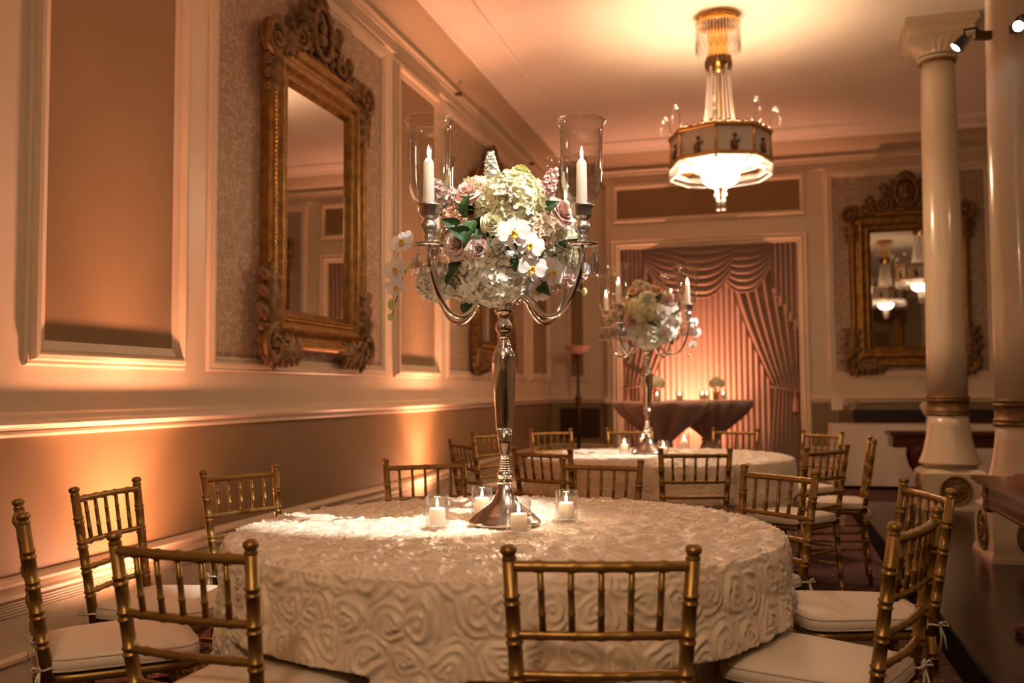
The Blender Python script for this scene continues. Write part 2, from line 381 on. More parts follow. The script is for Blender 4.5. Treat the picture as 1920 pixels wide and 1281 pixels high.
# wall grille in the alcove
gr = thing('wall_vent', 'dark square air grille low in the alcove wall behind the floor lamp', 'vent', (-2.565, YA-0.006, 0.74))
MB().bbox((-0.285, -0.012, -0.21), (0.285, 0, 0.21)).build('back_plate', BLACKM, gr)
f = MB()
for a, b in (((-0.285, -0.022, 0.19), (0.285, 0, 0.21)), ((-0.285, -0.022, -0.21), (0.285, 0, -0.19)), ((-0.285, -0.022, -0.19), (-0.265, 0, 0.19)), ((0.265, -0.022, -0.19), (0.285, 0, 0.19))): f.bbox(a, b)
f.build('frame', BRONZE, gr)
sl = MB().box((0, -0.016, 0), (0.53, 0.012, 0.008)).mesh('slat', BRONZE)
for q in range(13): link('slat', sl, gr).location = (0, 0, -0.17+q*0.0285)
# two small picture hooks under the cornice
for y, lb in ((8.75, 'small dark knob under the cornice, nearer the tall candles'), (11.75, 'small dark knob under the cornice, farther along near the corner')):
    k = (MB().lathe([(0.0, 0), (0.02, 0), (0.012, 0.012), (0.014, 0.03), (0.026, 0.045), (0.022, 0.06), (0, 0.066)], 12, M=Matrix.Rotation(R(90), 3, 'Y')).build('wall_knob', BRONZE, wl))
    k.location = (XL+0.036, y, 4.17)
# power outlet
# ---------------------------------------------------------------- gilt mirrors
def spiral(cx, cz, r0, turns, a0, sgn=1, n=26, y=0.07, shrink=0.12):
    return [(cx + r0*(1-(1-shrink)*i/n)*math.cos(a0+sgn*turns*2*PI*i/n), y, cz + r0*(1-(1-shrink)*i/n)*math.sin(a0+sgn*turns*2*PI*i/n)) for i in range(n+1)]
def lobe(mb, x, z, ang, ln, wd, y=0.06, h=0.03, curl=0.0):
    d = Vector((math.cos(ang), 0, math.sin(ang))); p = Vector((-math.sin(ang), 0, math.cos(ang)))
    def fn(u, v):
        t = u; s = (v-0.5)*2
        wv = wd*0.5*math.sin(PI*min(1, t*0.85+0.12))**0.7*(1+0.18*math.sin(t*16))
        q = Vector((x, 0, z)) + d*(t*ln) + p*(s*wv + curl*t*t*ln)
        q.y = y + h*(1-s*s)*math.sin(PI*(0.15+0.8*t)) + 0.012*math.cos(s*9)*(1-t)
        return q
    mb.grid(fn, 7, 6)
    def fb(u, v):
        q = fn(u, v); q.y = y-0.03; return q
def acanthus(mb, x, z, ang, ln, wd, y=0.06, curl=0.25):
    lobe(mb, x, z, ang, ln, wd, y, 0.04, curl)
    for k, t in enumerate((0.15, 0.4, 0.65)):
        bx = x+math.cos(ang)*ln*t; bz = z+math.sin(ang)*ln*t
        for sg in (-1, 1): lobe(mb, bx, bz, ang+sg*0.85, ln*0.42*(1-0.3*t), wd*0.6, y-0.004, 0.03, sg*0.2)
MW, MH, FW = 1.40, 1.98, 0.262           # outer size of frame, member width
mirror_label = 'tall ornate gilt mirror with carved crest on the wallpapered panel nearest the viewer'
mir = thing('wall_mirror', mirror_label, 'mirror', (XL+0.012, 5.78, 1.46), R(-90), 'carved gilt wall mirrors')
prof = [(0, 0), (0, 0.05), (0.012, 0.075), (0.035, 0.088), (0.055, 0.08), (0.068, 0.064), (0.085, 0.06), (0.10, 0.066), (0.125, 0.082), (0.145, 0.085), (0.16, 0.072), (0.185, 0.052), (0.20, 0.05), (0.205, 0.058), (0.222, 0.06), (0.23, 0.045), (FW, 0.03), (FW, 0.02)]
NP = len(prof)
cs = ((-MW/2, 0, 1, 1), (MW/2, 0, -1, 1), (MW/2, MH, -1, -1), (-MW/2, MH, 1, -1))
for i in range(4):
    a, b = cs[i], cs[(i+1) % 4]
    f = MB(); f.add([(a[0]+a[2]*o, y, a[1]+a[3]*o) for o, y in prof] + [(b[0]+b[2]*o, y, b[1]+b[3]*o) for o, y in prof], [(k, k+1, NP+k+1, NP+k) for k in range(NP-1)])
    f.sm = [True]*len(f.f)
    f.build(('bottom_rail', 'side_rail', 'top_rail', 'side_rail')[i], GOLDFR, mir, False)
MB().bbox((-MW/2+FW-0.02, 0.0, FW-0.02), (MW/2-FW+0.02, 0.026, MH-FW+0.02)).build('mirror_glass', MIRROR, mir)
bt = MB()
for i in range(4):
    a, b = cs[i], cs[(i+1) % 4]; o = 0.196
    p, q = Vector((a[0]+a[2]*o, 0.056, a[1]+a[3]*o)), Vector((b[0]+b[2]*o, 0.056, b[1]+b[3]*o)); n = int((q-p).length/0.022)
    for k in range(n): bt.sphere(p.lerp(q, (k+0.5)/n), 0.0085, 6, 4)
    o = 0.028; p, q = Vector((a[0]+a[2]*o, 0.088, a[1]+a[3]*o)), Vector((b[0]+b[2]*o, 0.088, b[1]+b[3]*o)); n = int((q-p).length/0.028)
    for k in range(n): bt.sphere(p.lerp(q, (k+0.5)/n), 0.0095, 6, 4)
bo = bt.build('bead_trim', BRASS, mir, False); bo['kind'] = 'stuff'
def corner(sx, top):
    mb = MB(); X = sx*MW/2; Z = MH if top else 0.0; sz = 1 if top else -1
    A = lambda deg: math.atan2(sz*math.sin(R(deg)), sx*math.cos(R(deg)))
    sg = sx*sz
    # C scroll round the corner
    mb.tube(spiral(X-sx*0.03, Z-sz*0.03, 0.125, 1.5, A(-100), sg, 30, 0.085), [0.034-0.022*i/30 for i in range(31)], 8)
    mb.sphere((X-sx*0.03, 0.09, Z-sz*0.03), 0.03, 8, 6)
    if top:
        acanthus(mb, X-sx*0.02, Z-sz*0.09, A(-95), 0.34, 0.13, 0.07, 0.0)
        acanthus(mb, X-sx*0.10, Z+sz*0.0, A(178), 0.26, 0.12, 0.07, 0.0)
        for d in (-40, -10, 20, 50, 80, 110): lobe(mb, X-sx*0.05+sx*0.05*math.cos(R(d)), Z-sz*0.05+sz*0.05*math.sin(R(d)), A(d), 0.105, 0.07, 0.06, 0.035)
        for d in range(6): mb.sphere((X+sx*0.045, 0.075, Z-sz*(0.12+d*0.045)), 0.02-0.0015*d, 7, 5)
    else:
        acanthus(mb, X-sx*0.01, Z-sz*0.10, A(-92), 0.46, 0.15, 0.07, 0.0)
        acanthus(mb, X-sx*0.12, Z-sz*0.0, A(180), 0.30, 0.14, 0.07, 0.0)
        for d in (-60, -30, 0, 30, 60, 90, 120, 150): lobe(mb, X-sx*0.06+sx*0.06*math.cos(R(d)), Z-sz*0.06+sz*0.06*math.sin(R(d)), A(d), 0.13, 0.085, 0.06, 0.04)
        for d in range(9): mb.sphere((X+sx*(0.062-0.004*d), 0.07, Z-sz*(0.10+d*0.042)), 0.023-0.0013*d, 7, 5)
        mb.tube(spiral(X-sx*0.17, Z-sz*0.02, 0.07, 1.2, A(90), -sg, 20, 0.085), [0.022-0.014*i/20 for i in range(21)], 7)
    # body behind the carving
    mb.sphere((X-sx*0.03, 0.045, Z-sz*0.03), 0.12, 12, 6, (1, 0.35, 1))
    return mb
for sx in (-1, 1):
    for top in (True, False): corner(sx, top).build('corner_ornament', GILT2, mir)
cr = MB()
for sx in (-1, 1):
    cr.tube(spiral(sx*0.30, MH+0.09, 0.085, 1.6, PI/2, sx, 28, 0.06), [0.026-0.016*i/28 for i in range(29)], 8)
    cr.tube([(sx*(0.47-0.30*t), 0.05, MH+0.02+0.30*t*t+0.05*math.sin(t*PI)) for t in [i/12 for i in range(13)]], [0.022]*13, 8)
    cr.tube(spiral(sx*0.185, MH+0.27, 0.055, 1.4, -PI/2, -sx, 20, 0.06), [0.02-0.012*i/20 for i in range(21)], 7)
    cr.tube(spiral(sx*0.43, MH+0.05, 0.05, 1.3, PI/2, sx, 18, 0.055), [0.018-0.01*i/18 for i in range(19)], 7)
    acanthus(cr, sx*0.40, MH+0.06, math.atan2(1, sx*0.5), 0.17, 0.09, 0.05, 0.1*sx)
    acanthus(cr, sx*0.22, MH+0.22, math.atan2(1, sx*0.55), 0.17, 0.09, 0.05, 0.1*sx)
    for q in range(5): lobe(cr, sx*(0.13+0.03*math.sin(q)), MH+0.06+q*0.075, math.atan2(0.4, sx), 0.10, 0.06, 0.045, 0.03)
    cr.tube([(sx*(0.17), 0.05, MH), (sx*0.16, 0.05, MH+0.1), (sx*0.155, 0.05, MH+0.3)], 0.018, 7)
for d in range(7): lobe(cr, 0, MH+0.40, R(30+d*20), 0.115, 0.06, 0.05, 0.035)
cr.bbox((-0.46, 0.0, MH-0.005), (0.46, 0.055, MH+0.025))
cr.sphere((0, 0.03, MH+0.02), 0.10, 10, 6, (1.6, 0.4, 0.4))
cro = cr.build('crest', GILT2, mir)
cb = MB()
cb.tube([(0.135*math.cos(t), 0.06, MH+0.235+0.185*math.sin(t)) for t in [2*PI*k/28 for k in range(29)]], 0.026, 8, False)
cb.sphere((0, 0.02, MH+0.235), 1.0, 18, 8, (0.125, 0.03, 0.175))
cb.build('cartouche', GILT2, mir)
bu = MB(); bu.sphere((0, 0.062, MH+0.27), 0.045, 10, 8, (0.85, 0.7, 1.1)); bu.sphere((0, 0.052, MH+0.185), 0.07, 12, 8, (1.05, 0.5, 0.75)); bu.tube([(0, 0.058, MH+0.25), (0, 0.058, MH+0.2)], 0.022, 8)
bu.build('medallion_relief', GILT2, mir)
dup(mir, (XL+0.012, 10.0, 1.48), R(-90), 'ornate gilt mirror glimpsed behind the candelabra stem on the side wall')
dup(mir, (1.74, YB-0.012, 1.47), R(180), 'ornate gilt mirror on the end wall, partly hidden by a column')
dup(mir, (3.25, YF+0.012, 1.48), 0, 'gilt mirror seen only as a reflection in the end wall mirror')

# ---------------------------------------------------------------- columns
def fluted_cap():
    mb = MB(); n = 48; rows = [(4.17, 0.165, 0), (4.20, 0.175, 0.2), (4.235, 0.205, 0.55), (4.265, 0.245, 0.85), (4.285, 0.27, 1)]
    vs = []
    for z, r, q in rows:
        for k in range(n):
            t = 2*PI*k/n; sq = r/max(abs(math.cos(t)), abs(math.sin(t)))
            sq = min(sq, r*1.36)
            rr = r*(1-q*0.9)+sq*q*0.9 - 0.008*(k % 2)*(1 if q < 1 else 0)
            vs.append((rr*math.cos(t), rr*math.sin(t), z))
    mb.add(vs, [(i*n+k, i*n+(k+1) % n, (i+1)*n+(k+1) % n, (i+1)*n+k) for i in range(len(rows)-1) for k in range(n)], False)
    mb.lathe([(0.15, 4.13), (0.166, 4.135), (0.172, 4.145), (0.166, 4.158), (0.15, 4.165)], 40)
    return mb
def column(x, y, label):
    c = thing('column', label, 'column', (x, y, 0), 0, 'cream columns on the raised floor')
    p = MB()
    h = 0.27
    p.slab([(-h, -h), (h, -h), (h, h), (-h, h)], PZ, PZ+0.03); h = 0.255
    p.slab([(-h-0.008, -h-0.008), (h+0.008, -h-0.008), (h+0.008, h+0.008), (-h-0.008, h+0.008)], PZ+0.03, PZ+0.05)
    p.slab([(-h, -h), (h, -h), (h, h), (-h, h)], PZ+0.05, 0.46)
    hc = h*0.82
    p.add([(-h, -h, 0.46), (h, -h, 0.46), (h, h, 0.46), (-h, h, 0.46), (-hc, -hc, 0.495), (hc, -hc, 0.495), (hc, hc, 0.495), (-hc, hc, 0.495)], [(0, 1, 5, 4), (1, 2, 6, 5), (2, 3, 7, 6), (3, 0, 4, 7), (4, 5, 6, 7)], False)
    p.build('plinth', COLPT, c)
    MB().lathe([(0.205, 0.49), (0.21, 0.50), (0.225, 0.525), (0.255, 0.535), (0.252, 0.548), (0.228, 0.60), (0.205, 0.68), (0.186, 0.77), (0.174, 0.86), (0.168, 0.96)], 48).build('bell_base', COLPT, c)
    b = MB().lathe([(0.160, 0.955), (0.178, 0.958), (0.184, 0.967), (0.178, 0.978), (0.172, 0.982), (0.178, 0.986), (0.182, 0.994), (0.176, 1.003), (0.171, 1.006), (0.171, 1.075), (0.177, 1.08), (0.181, 1.088), (0.176, 1.096), (0.171, 1.10), (0.178, 1.105), (0.182, 1.114), (0.177, 1.122), (0.16, 1.125)], 48).build('collar_band', GILT2, c)
    MB().lathe([(0.165, 1.12), (0.164, 1.6), (0.160, 2.4), (0.153, 3.2), (0.144, 3.9), (0.140, 4.13)], 48).build('shaft', COLPT, c)
    MB().lathe([(0.145, 4.10), (0.153, 4.105), (0.156, 4.115), (0.153, 4.125), (0.145, 4.13)], 40).build('gilt_ring', GILT2, c)
    k = fluted_cap()
    for h, z0, z1 in ((0.265, 4.283, 4.36), (0.275, 4.36, 4.372), (0.285, 4.372, 4.39), (0.305, 4.39, 4.415), (0.298, 4.415, 4.459)):
        k.slab([(-h, -h), (h, -h), (h, h), (-h, h)], z0, z1)
    # carved lunette on each face
    for q in range(4):
        Mq = Matrix.Rotation(q*PI/2, 3, 'Z')
        k.tube([Mq @ Vector((0.20*math.cos(t), -0.266, 4.35-0.05*math.sin(t))) for t in [PI*i/14 for i in range(15)]], 0.005, 5)
    k.build('capital', COLPT, c)
    for q in range(4):
        Mq = Matrix.Rotation(q*PI/2, 4, 'Z') @ Matrix.Translation((0, -0.256, 0.315)) @ Matrix.Rotation(R(90), 4, 'X')
        md = MB().lathe([(0.128, 0), (0.130, 0.008), (0.122, 0.014), (0.114, 0.008), (0.10, 0.005), (0.075, 0.004), (0.05, 0.007), (0.034, 0.012), (0.03, 0.016), (0.024, 0.012), (0.016, 0.014), (0, 0.02)], 32)
        for j in range(16):
            t = 2*PI*j/16; md.sphere((0.076*math.cos(t), 0.076*math.sin(t), 0.005), 0.02, 6, 4, (1.2, 0.42, 0.35), Matrix.Rotation(t, 3, 'Z'))
        md.v = [tuple(Mq @ Vector(v)) for v in md.v]
        md.build('medallion', GILT2, c)
    return c
column(1.53, 8.99, 'cream column with round gilt medallion standing before the end wall mirror')
column(1.53, 6.42, 'nearer cream column at the right edge carrying the clamp-on spotlights')

# ---------------------------------------------------------------- chandeliers
ch = thing('chandelier', 'octagonal brass and crystal chandelier glowing over the round tables', 'chandelier', (-0.36, 8.2, 0), 0, 'octagonal crystal chandeliers')
MB().lathe([(0.0, 4.459), (0.15, 4.459), (0.155, 4.44), (0.13, 4.42), (0.10, 4.40), (0.085, 4.38)], 32).build('canopy', BRASS, ch)
MB().lathe([(0.19, 4.395), (0.197, 4.39), (0.197, 4.372), (0.19, 4.367), (0.183, 4.38)], 32).build('canopy_ring', BRASS, ch)
cf = MB()
for k in range(44):
    t = 2*PI*k/44; x, y = 0.19*math.cos(t), 0.19*math.sin(t)
    cf.tube([(x, y, 4.37), (x, y, 4.16-0.03*(k % 2))], [0.0065, 0.0055], 4)
o = cf.build('canopy_fringe', CRYST, ch, False); o['kind'] = 'stuff'
MB().lathe([(0.085, 4.40), (0.086, 4.2), (0.083, 4.14), (0.092, 4.12), (0.10, 4.10), (0.095, 4.06), (0.06, 4.02), (0.03, 3.99), (0.02, 3.96), (0, 3.955)], 28).build('stem_cup', BRASS, ch)
lf = MB()
for k in range(10):
    t = 2*PI*k/10; Mq = Matrix.Rotation(t, 3, 'Z')
    lf.grid(lambda u, v, Mq=Mq: Mq @ Vector((0.098+0.02*math.sin(u*PI)-0.012*(1-abs(2*v-1)), (v-0.5)*0.055*math.sin(PI*(0.25+0.7*u)), 4.10-0.15*u)), 5, 4)
lf.build('leaf_collar', BRONZE, ch)
MB().lathe([(0.013, 3.99), (0.013, 3.42), (0.02, 3.40)], 12).build('rod', BRASS, ch)
st = MB()
for k in range(20):
    t = 2*PI*k/20
    for i in range(26):
        u = (i+0.5)/26; r = 0.095+0.05*u**1.5; z = 4.0-0.60*u
        st.sphere((r*math.cos(t), r*math.sin(t), z), 0.0095, 5, 4, (0.8, 0.8, 1.3))
o = st.build('bead_strand', CRYST, ch, False); o['kind'] = 'stuff'
RO = 0.42; OA = PI/8+R(20)
def octo(r, z, a=OA): return [(r*math.cos(a+k*PI/4), r*math.sin(a+k*PI/4), z) for k in range(8)]
def octring(prof):
    mb = MB(); vs = []
    for r, z in prof: vs += octo(r, z)
    m = len(prof)
    return mb.add(vs, [(i*8+k, i*8+(k+1) % 8, ((i+1) % m)*8+(k+1) % 8, ((i+1) % m)*8+k) for i in range(m) for k in range(8)], False)
octring([(RO+0.015, 3.375), (RO+0.028, 3.385), (RO+0.028, 3.405), (RO, 3.415), (RO-0.02, 3.40), (RO-0.02, 3.375)]).build('top_rim', BRASS, ch)
octring([(RO+0.012, 3.175), (RO+0.03, 3.168), (RO+0.032, 3.148), (RO+0.01, 3.138), (RO-0.02, 3.145), (RO-0.02, 3.175)]).build('bottom_rim', BRASS, ch)
top = octo(RO, 3.38); bot = octo(RO, 3.172)
for k in range(8):
    a, b, c_, d = [Vector(q) for q in (bot[k], bot[(k+1) % 8], top[(k+1) % 8], top[k])]
    pn = MB(); n_ = Vector((a.x+b.x, a.y+b.y, 0)).normalized()*0.008
    pn.add([a, b, c_, d, a-n_, b-n_, c_-n_, d-n_], [(0, 1, 2, 3), (7, 6, 5, 4), (0, 4, 5, 1), (1, 5, 6, 2), (2, 6, 7, 3), (3, 7, 4, 0)], False)
    po = pn.build('drum_panel', OPAL, ch)
    mid = (a+b)/2; nn = n_.normalized(); tx = (b-a).normalized()
    fg = MB(); B = mid + nn*0.01
    def P(x, z): return B + tx*x + Vector((0, 0, z))
    fg.tube([P(0, 0.005), P(-0.005, 0.05), P(0.004, 0.095)], [0.03, 0.024, 0.016], 7, True, 0.5)
    fg.sphere(P(0.006, 0.125), 0.018, 8, 6)
    fg.tube([P(0, 0.09), P(0.035, 0.07), P(0.05, 0.1)], [0.009, 0.008, 0.006], 6)
    fg.tube([P(0, 0.09), P(-0.03, 0.065), P(-0.03, 0.03)], [0.009, 0.008, 0.006], 6)
    fg.build('figure', FIGURE, po)
    MB().tube([a+nn*0.006, d+nn*0.006], 0.010, 6).build('corner_bar', BRASS, ch)
    # lit shade panel
    i0, i1 = [Vector(q) for q in (octo(0.17, 3.075)[k], octo(0.17, 3.075)[(k+1) % 8])]
    o0, o1 = [Vector(q) for q in (octo(RO-0.012, 3.15)[k], octo(RO-0.012, 3.15)[(k+1) % 8])]
    MB().add([o0, o1, i1, i0], [(0, 1, 2, 3)], False).build('shade_panel', BOWLE, ch, False)
    MB().tube([o0-Vector((0, 0, 0.006)), i0-Vector((0, 0, 0.006))], 0.010, 5).build('shade_rib', BRONZE, ch)
    # crystal arch at the corner
    q = Vector((top[k][0], top[k][1], 3.41)); dr = Vector((q.x, q.y, 0)).normalized()
    ar = MB(); pts = [q + dr*(0.055*(1-math.cos(t))*0.8) + Vector((0, 0, 0.17*math.sin(min(t, PI/2)) if t < PI/2 else 0.17*math.sin(t)*0.5+0.085)) for t in [PI*i/10 for i in range(11)]]
    ar.tube(pts, [0.009]*11, 6)
    ar.sphere(pts[5]+Vector((0, 0, 0.012)), 0.02, 8, 6); ar.sphere(pts[-1]-Vector((0, 0, 0.03)), 0.017, 7, 6, (0.8, 0.8, 1.5))
    ar.build('crystal_arch', CRYST, ch)
octring([(0.178, 3.085), (0.182, 3.07), (0.165, 3.065), (0.16, 3.08)]).build('bowl_rim', BRASS, ch)
MB().lathe([(0.162, 3.072), (0.158, 3.03), (0.135, 2.985), (0.09, 2.955), (0.03, 2.945), (0, 2.944)], 28).build('glass_bowl', BOWLC, ch)
fr_ = MB()
oc = octo(RO+0.015, 0)
for k in range(8):
    a, b = Vector(oc[k]), Vector(oc[(k+1) % 8])
    for i in range(15):
        q = a.lerp(b, (i+0.5)/15)
        fr_.tube([(q.x, q.y, 3.14), (q.x, q.y, 3.04)], [0.008, 0.0075], 4); fr_.sphere((q.x, q.y, 3.03), 0.010, 5, 4, (0.8, 0.8, 1.4))
o = fr_.build('prism_fringe', CRYST, ch, False); o['kind'] = 'stuff'
MB().lathe([(0, 2.95), (0.05, 2.95), (0.045, 2.93), (0.02, 2.915), (0, 2.91)], 16).build('finial', BRASS, ch)
for k in range(6):
    t = 2*PI*k/6; x, y = 0.045*math.cos(t), 0.045*math.sin(t)
    MB().tube([(x, y, 2.93), (x, y, 2.89)], 0.006, 5).sphere((x, y, 2.875), 0.016, 7, 5).build('crystal_drop', CRYST, ch)
    x, y = x*0.7, y*0.7
    MB().lathe([(0, 2.845), (0.011, 2.83), (0.016, 2.77), (0.012, 2.75), (0, 2.735)], 6, (x, y, 0)).build('crystal_drop', CRYST, ch)
MB().bbox((-0.003, -0.003, 2.84), (0.003, 0.003, 2.91)).build('drop_link', BRASS, ch)
tri = octo(RO-0.02, 3.40)
for k in range(8):
    t = 2*PI*(k+0.5)/8
    MB().sphere((0.25*math.cos(t), 0.25*math.sin(t), 3.33), 0.028, 8, 6, (1, 1, 1.3)).build('bulb', BULBE, ch)
gal = MB()
for k in range(8):
    a, b = Vector(tri[k]), Vector(tri[(k+1) % 8])
    pts = [a.lerp(b, i/16)+Vector((0, 0, 0.018+0.014*math.sin(i*PI/4))) for i in range(17)]
    gal.tube(pts, 0.0045, 5)
    for i in range(1, 8): gal.sphere(a.lerp(b, i/8)+Vector((0, 0, 0.035 if i % 2 else 0.018)), 0.012, 6, 4)
gal.build('gallery', BRONZE, ch)
def dimmed(root, k):
    for o in root.children:
        m = o.data.materials[0]
        if m in (BOWLE, BOWLC, BULBE):
            key = m.name+'_dim%d' % int(k*100)
            if key not in MATS:
                d = m.copy(); d.name = key; b = d.node_tree.nodes['Principled BSDF']; b.inputs['Emission Strength'].default_value *= k; MATS[key] = d
            o.material_slots[0].link = 'OBJECT'; o.material_slots[0].material = MATS[key]
dimmed(dup(ch, (2.7, 7.2, 0), 0, 'crystal chandelier beyond the columns, reflected in the end wall mirror'), 0.18)
dimmed(dup(ch, (2.55, 3.3, 0), 0, 'crystal chandelier farther off, lower reflection in the end wall mirror'), 0.18)
dimmed(dup(ch, (-0.36, -0.9, 0), 0, 'crystal chandelier hanging overhead behind the viewer'), 1.25)
# ---------------------------------------------------------------- round tables with rosette cloths
TH = 0.755; TR = 0.872
def wob(X, Y, f, seed, k=7):
    r = np.random.RandomState(seed); o = np.zeros_like(X)
    for _ in range(k):
        a, p, q = r.uniform(0, 2*PI), r.uniform(0, 2*PI), f*r.uniform(0.6, 1.5)
        o += np.sin((X*math.cos(a)+Y*math.sin(a))*q+p)
    return o/k**0.5
def cell_rosette(X, Y, cell=0.10, seed=3):
    X = X+0.008*wob(X, Y, 34, 1); Y = Y+0.008*wob(X, Y, 34, 2)
    ci = np.floor(X/cell).astype(int); cj = np.floor(Y/cell).astype(int)
    best = np.full(X.shape, 9.0); best2 = np.full(X.shape, 9.0); bx = np.zeros_like(X); by = np.zeros_like(X); ph = np.zeros_like(X)
    for di in (-1, 0, 1):
        for dj in (-1, 0, 1):
            i = ci+di; j = cj+dj
            h = np.abs(np.sin(i*127.1+j*311.7+seed)*43758.5453) % 1; g = np.abs(np.sin(i*269.5+j*183.3+seed*2)*24634.6345) % 1
            px = (i+0.5+(h-0.5)*0.6+0.25*(j % 2)-0.125)*cell; py = (j+0.5+(g-0.5)*0.6)*cell
            d = np.hypot(X-px, Y-py)/cell
            m = d < best
            best2 = np.where(m, best, np.minimum(best2, d))
            bx = np.where(m, X-px, bx); by = np.where(m, Y-py, by); ph = np.where(m, h*6.28+g*11, ph); best = np.where(m, d, best)
    th = np.arctan2(by, bx)
    spin = np.where(np.sin(ph*7) > 0, 1.0, -1.0)
    w2 = wob(X, Y, 120, 5)
    arg = 2*PI*best*4.2 - spin*th + ph + 0.9*np.sin(3*th+ph*3) + 0.55*w2
    rid = 0.5+0.5*np.cos(arg); rid = rid**2.2
    brk = np.clip(0.75+0.35*wob(X, Y, 75, 9), 0.25, 1.2)
    arg2 = 2*PI*(best*2.3)+2.0*np.sin(3*th-ph)+1.6*wob(X, Y, 60, 12)
    rid2 = (0.5+0.5*np.cos(arg2))**2
    dome = np.clip(1-(best/0.75)**2, 0, 1)
    gap = np.clip((best2-best)/0.3, 0, 1)
    return (0.85*rid*brk+0.25*rid2)*(0.45+0.55*gap), dome, gap
def cloth_mesh(center, fine=True, spin=0.0):
    nt = 1300 if fine else 640; ds = 0.0043 if fine else 0.0085
    s = np.concatenate([np.linspace(0.02, TR-0.01, int((TR-0.03)/ds)), np.linspace(TR-0.005, TR+TH-0.02, int((TH)/ds))])
    th = np.linspace(0, 2*PI, nt, endpoint=False)
    SS, TT = np.meshgrid(s, th, indexing='ij')
    top = SS < TR
    rr = np.where(top, SS, TR); zz = np.where(top, TH, TH-(SS-TR))
    bend = np.clip((SS-(TR-0.03))/0.06, 0, 1)
    X2 = np.where(top, SS*np.cos(TT+spin), TT*TR); Y2 = np.where(top, SS*np.sin(TT+spin), SS)
    rid, dome, gap = cell_rosette(X2, Y2)
    h = np.where(top, 0.0105, 0.0110)*rid + np.where(top, 0.004, 0.009)*dome - 0.003
    dn = np.clip((SS-TR)/TH, 0, 1)
    fold = 0.014*dn*np.sin(TT*17+0.6*np.sin(TT*3)) + 0.009*dn*np.sin(TT*29+1.3)
    flare = 0.05*dn
    a = bend*PI/2
    nr, nz = np.sin(a), np.cos(a)
    rr = rr + np.where(top, 0, flare+fold)
    # seats pushed against the drape hold it in
    lim = np.full(th.shape, 9.0)
    for (cx, cy, ang) in CHAIR_POSE:
        dx, dy = cx-center[0], cy-center[1]
        if math.hypot(dx, dy) > 1.7: continue
        ca, sa = math.cos(ang), math.sin(ang)
        for q in np.linspace(0.5, 1.0, 60):
            X = q*np.cos(th)-dx; Y = q*np.sin(th)-dy
            lx = X*sa-Y*ca; ly = X*ca+Y*sa
            ins = (np.abs(lx) < 0.245) & (np.abs(ly) < 0.238)
            lim = np.where(ins, np.minimum(lim, q), lim)
    for _ in range(3):
        lim = np.minimum(lim, np.minimum(np.roll(lim, 3)+0.02, np.roll(lim, -3)+0.02))
    for _ in range(14): lim = np.minimum(lim, 0.25*np.roll(np.minimum(lim, 1.2), 4)+0.5*np.minimum(lim, 1.2)+0.25*np.roll(np.minimum(lim, 1.2), -4))
    push = np.clip((0.534-zz)/0.032, 0, 1); push = push*push*(3-2*push)
    rr = np.where(top, rr, rr+np.minimum(0, lim[None, :]-0.012-rr)*push)
    edge = np.sin(np.clip((SS-TR+0.03)/0.06, 0, 1)*PI)
    rr = rr + nr*h - 0.0072*edge
    zz = zz + nz*h - 0.005*edge
    V = np.stack([rr*np.cos(TT), rr*np.sin(TT), zz], -1).reshape(-1, 3)
    ns = len(s); i, k = np.meshgrid(np.arange(ns-1), np.arange(nt), indexing='ij'); k2 = (k+1) % nt
    F = np.stack([i*nt+k, (i+1)*nt+k, (i+1)*nt+k2, i*nt+k2], -1).reshape(-1, 4)
    me = bpy.data.meshes.new('tablecloth'); nv = len(V); nf = len(F)
    me.vertices.add(nv); me.vertices.foreach_set('co', V.astype(np.float32).ravel())
    me.loops.add(nf*4); me.loops.foreach_set('vertex_index', F.astype(np.int32).ravel())
    me.polygons.add(nf); me.polygons.foreach_set('loop_start', np.arange(nf, dtype=np.int32)*4)
    me.polygons.foreach_set('use_smooth', np.ones(nf, bool))
    me.update(calc_edges=True); me.validate()
    me.materials.append(CLOTH)
    return me
T1 = (-0.83, 2.94, 0.0); T2 = (-0.72, 6.30, 0.0)
rt = thing('round_table', 'round banquet table hidden under the nearest rosette cloth', 'table', T1, 0, 'round banquet tables')
MB().lathe([(0.0, 0.715), (TR-0.025, 0.715), (TR-0.02, 0.72), (TR-0.02, 0.74), (0, 0.74)], 64).build('tabletop', MAHOG2, rt)
MB().lathe([(0.0, 0.0), (0.28, 0.0), (0.28, 0.02), (0.06, 0.06), (0.05, 0.60), (0.2, 0.715)], 24).build('pedestal', BLACKM, rt)
dup(rt, T2, R(40), 'round banquet table hidden under the farther rosette cloth')

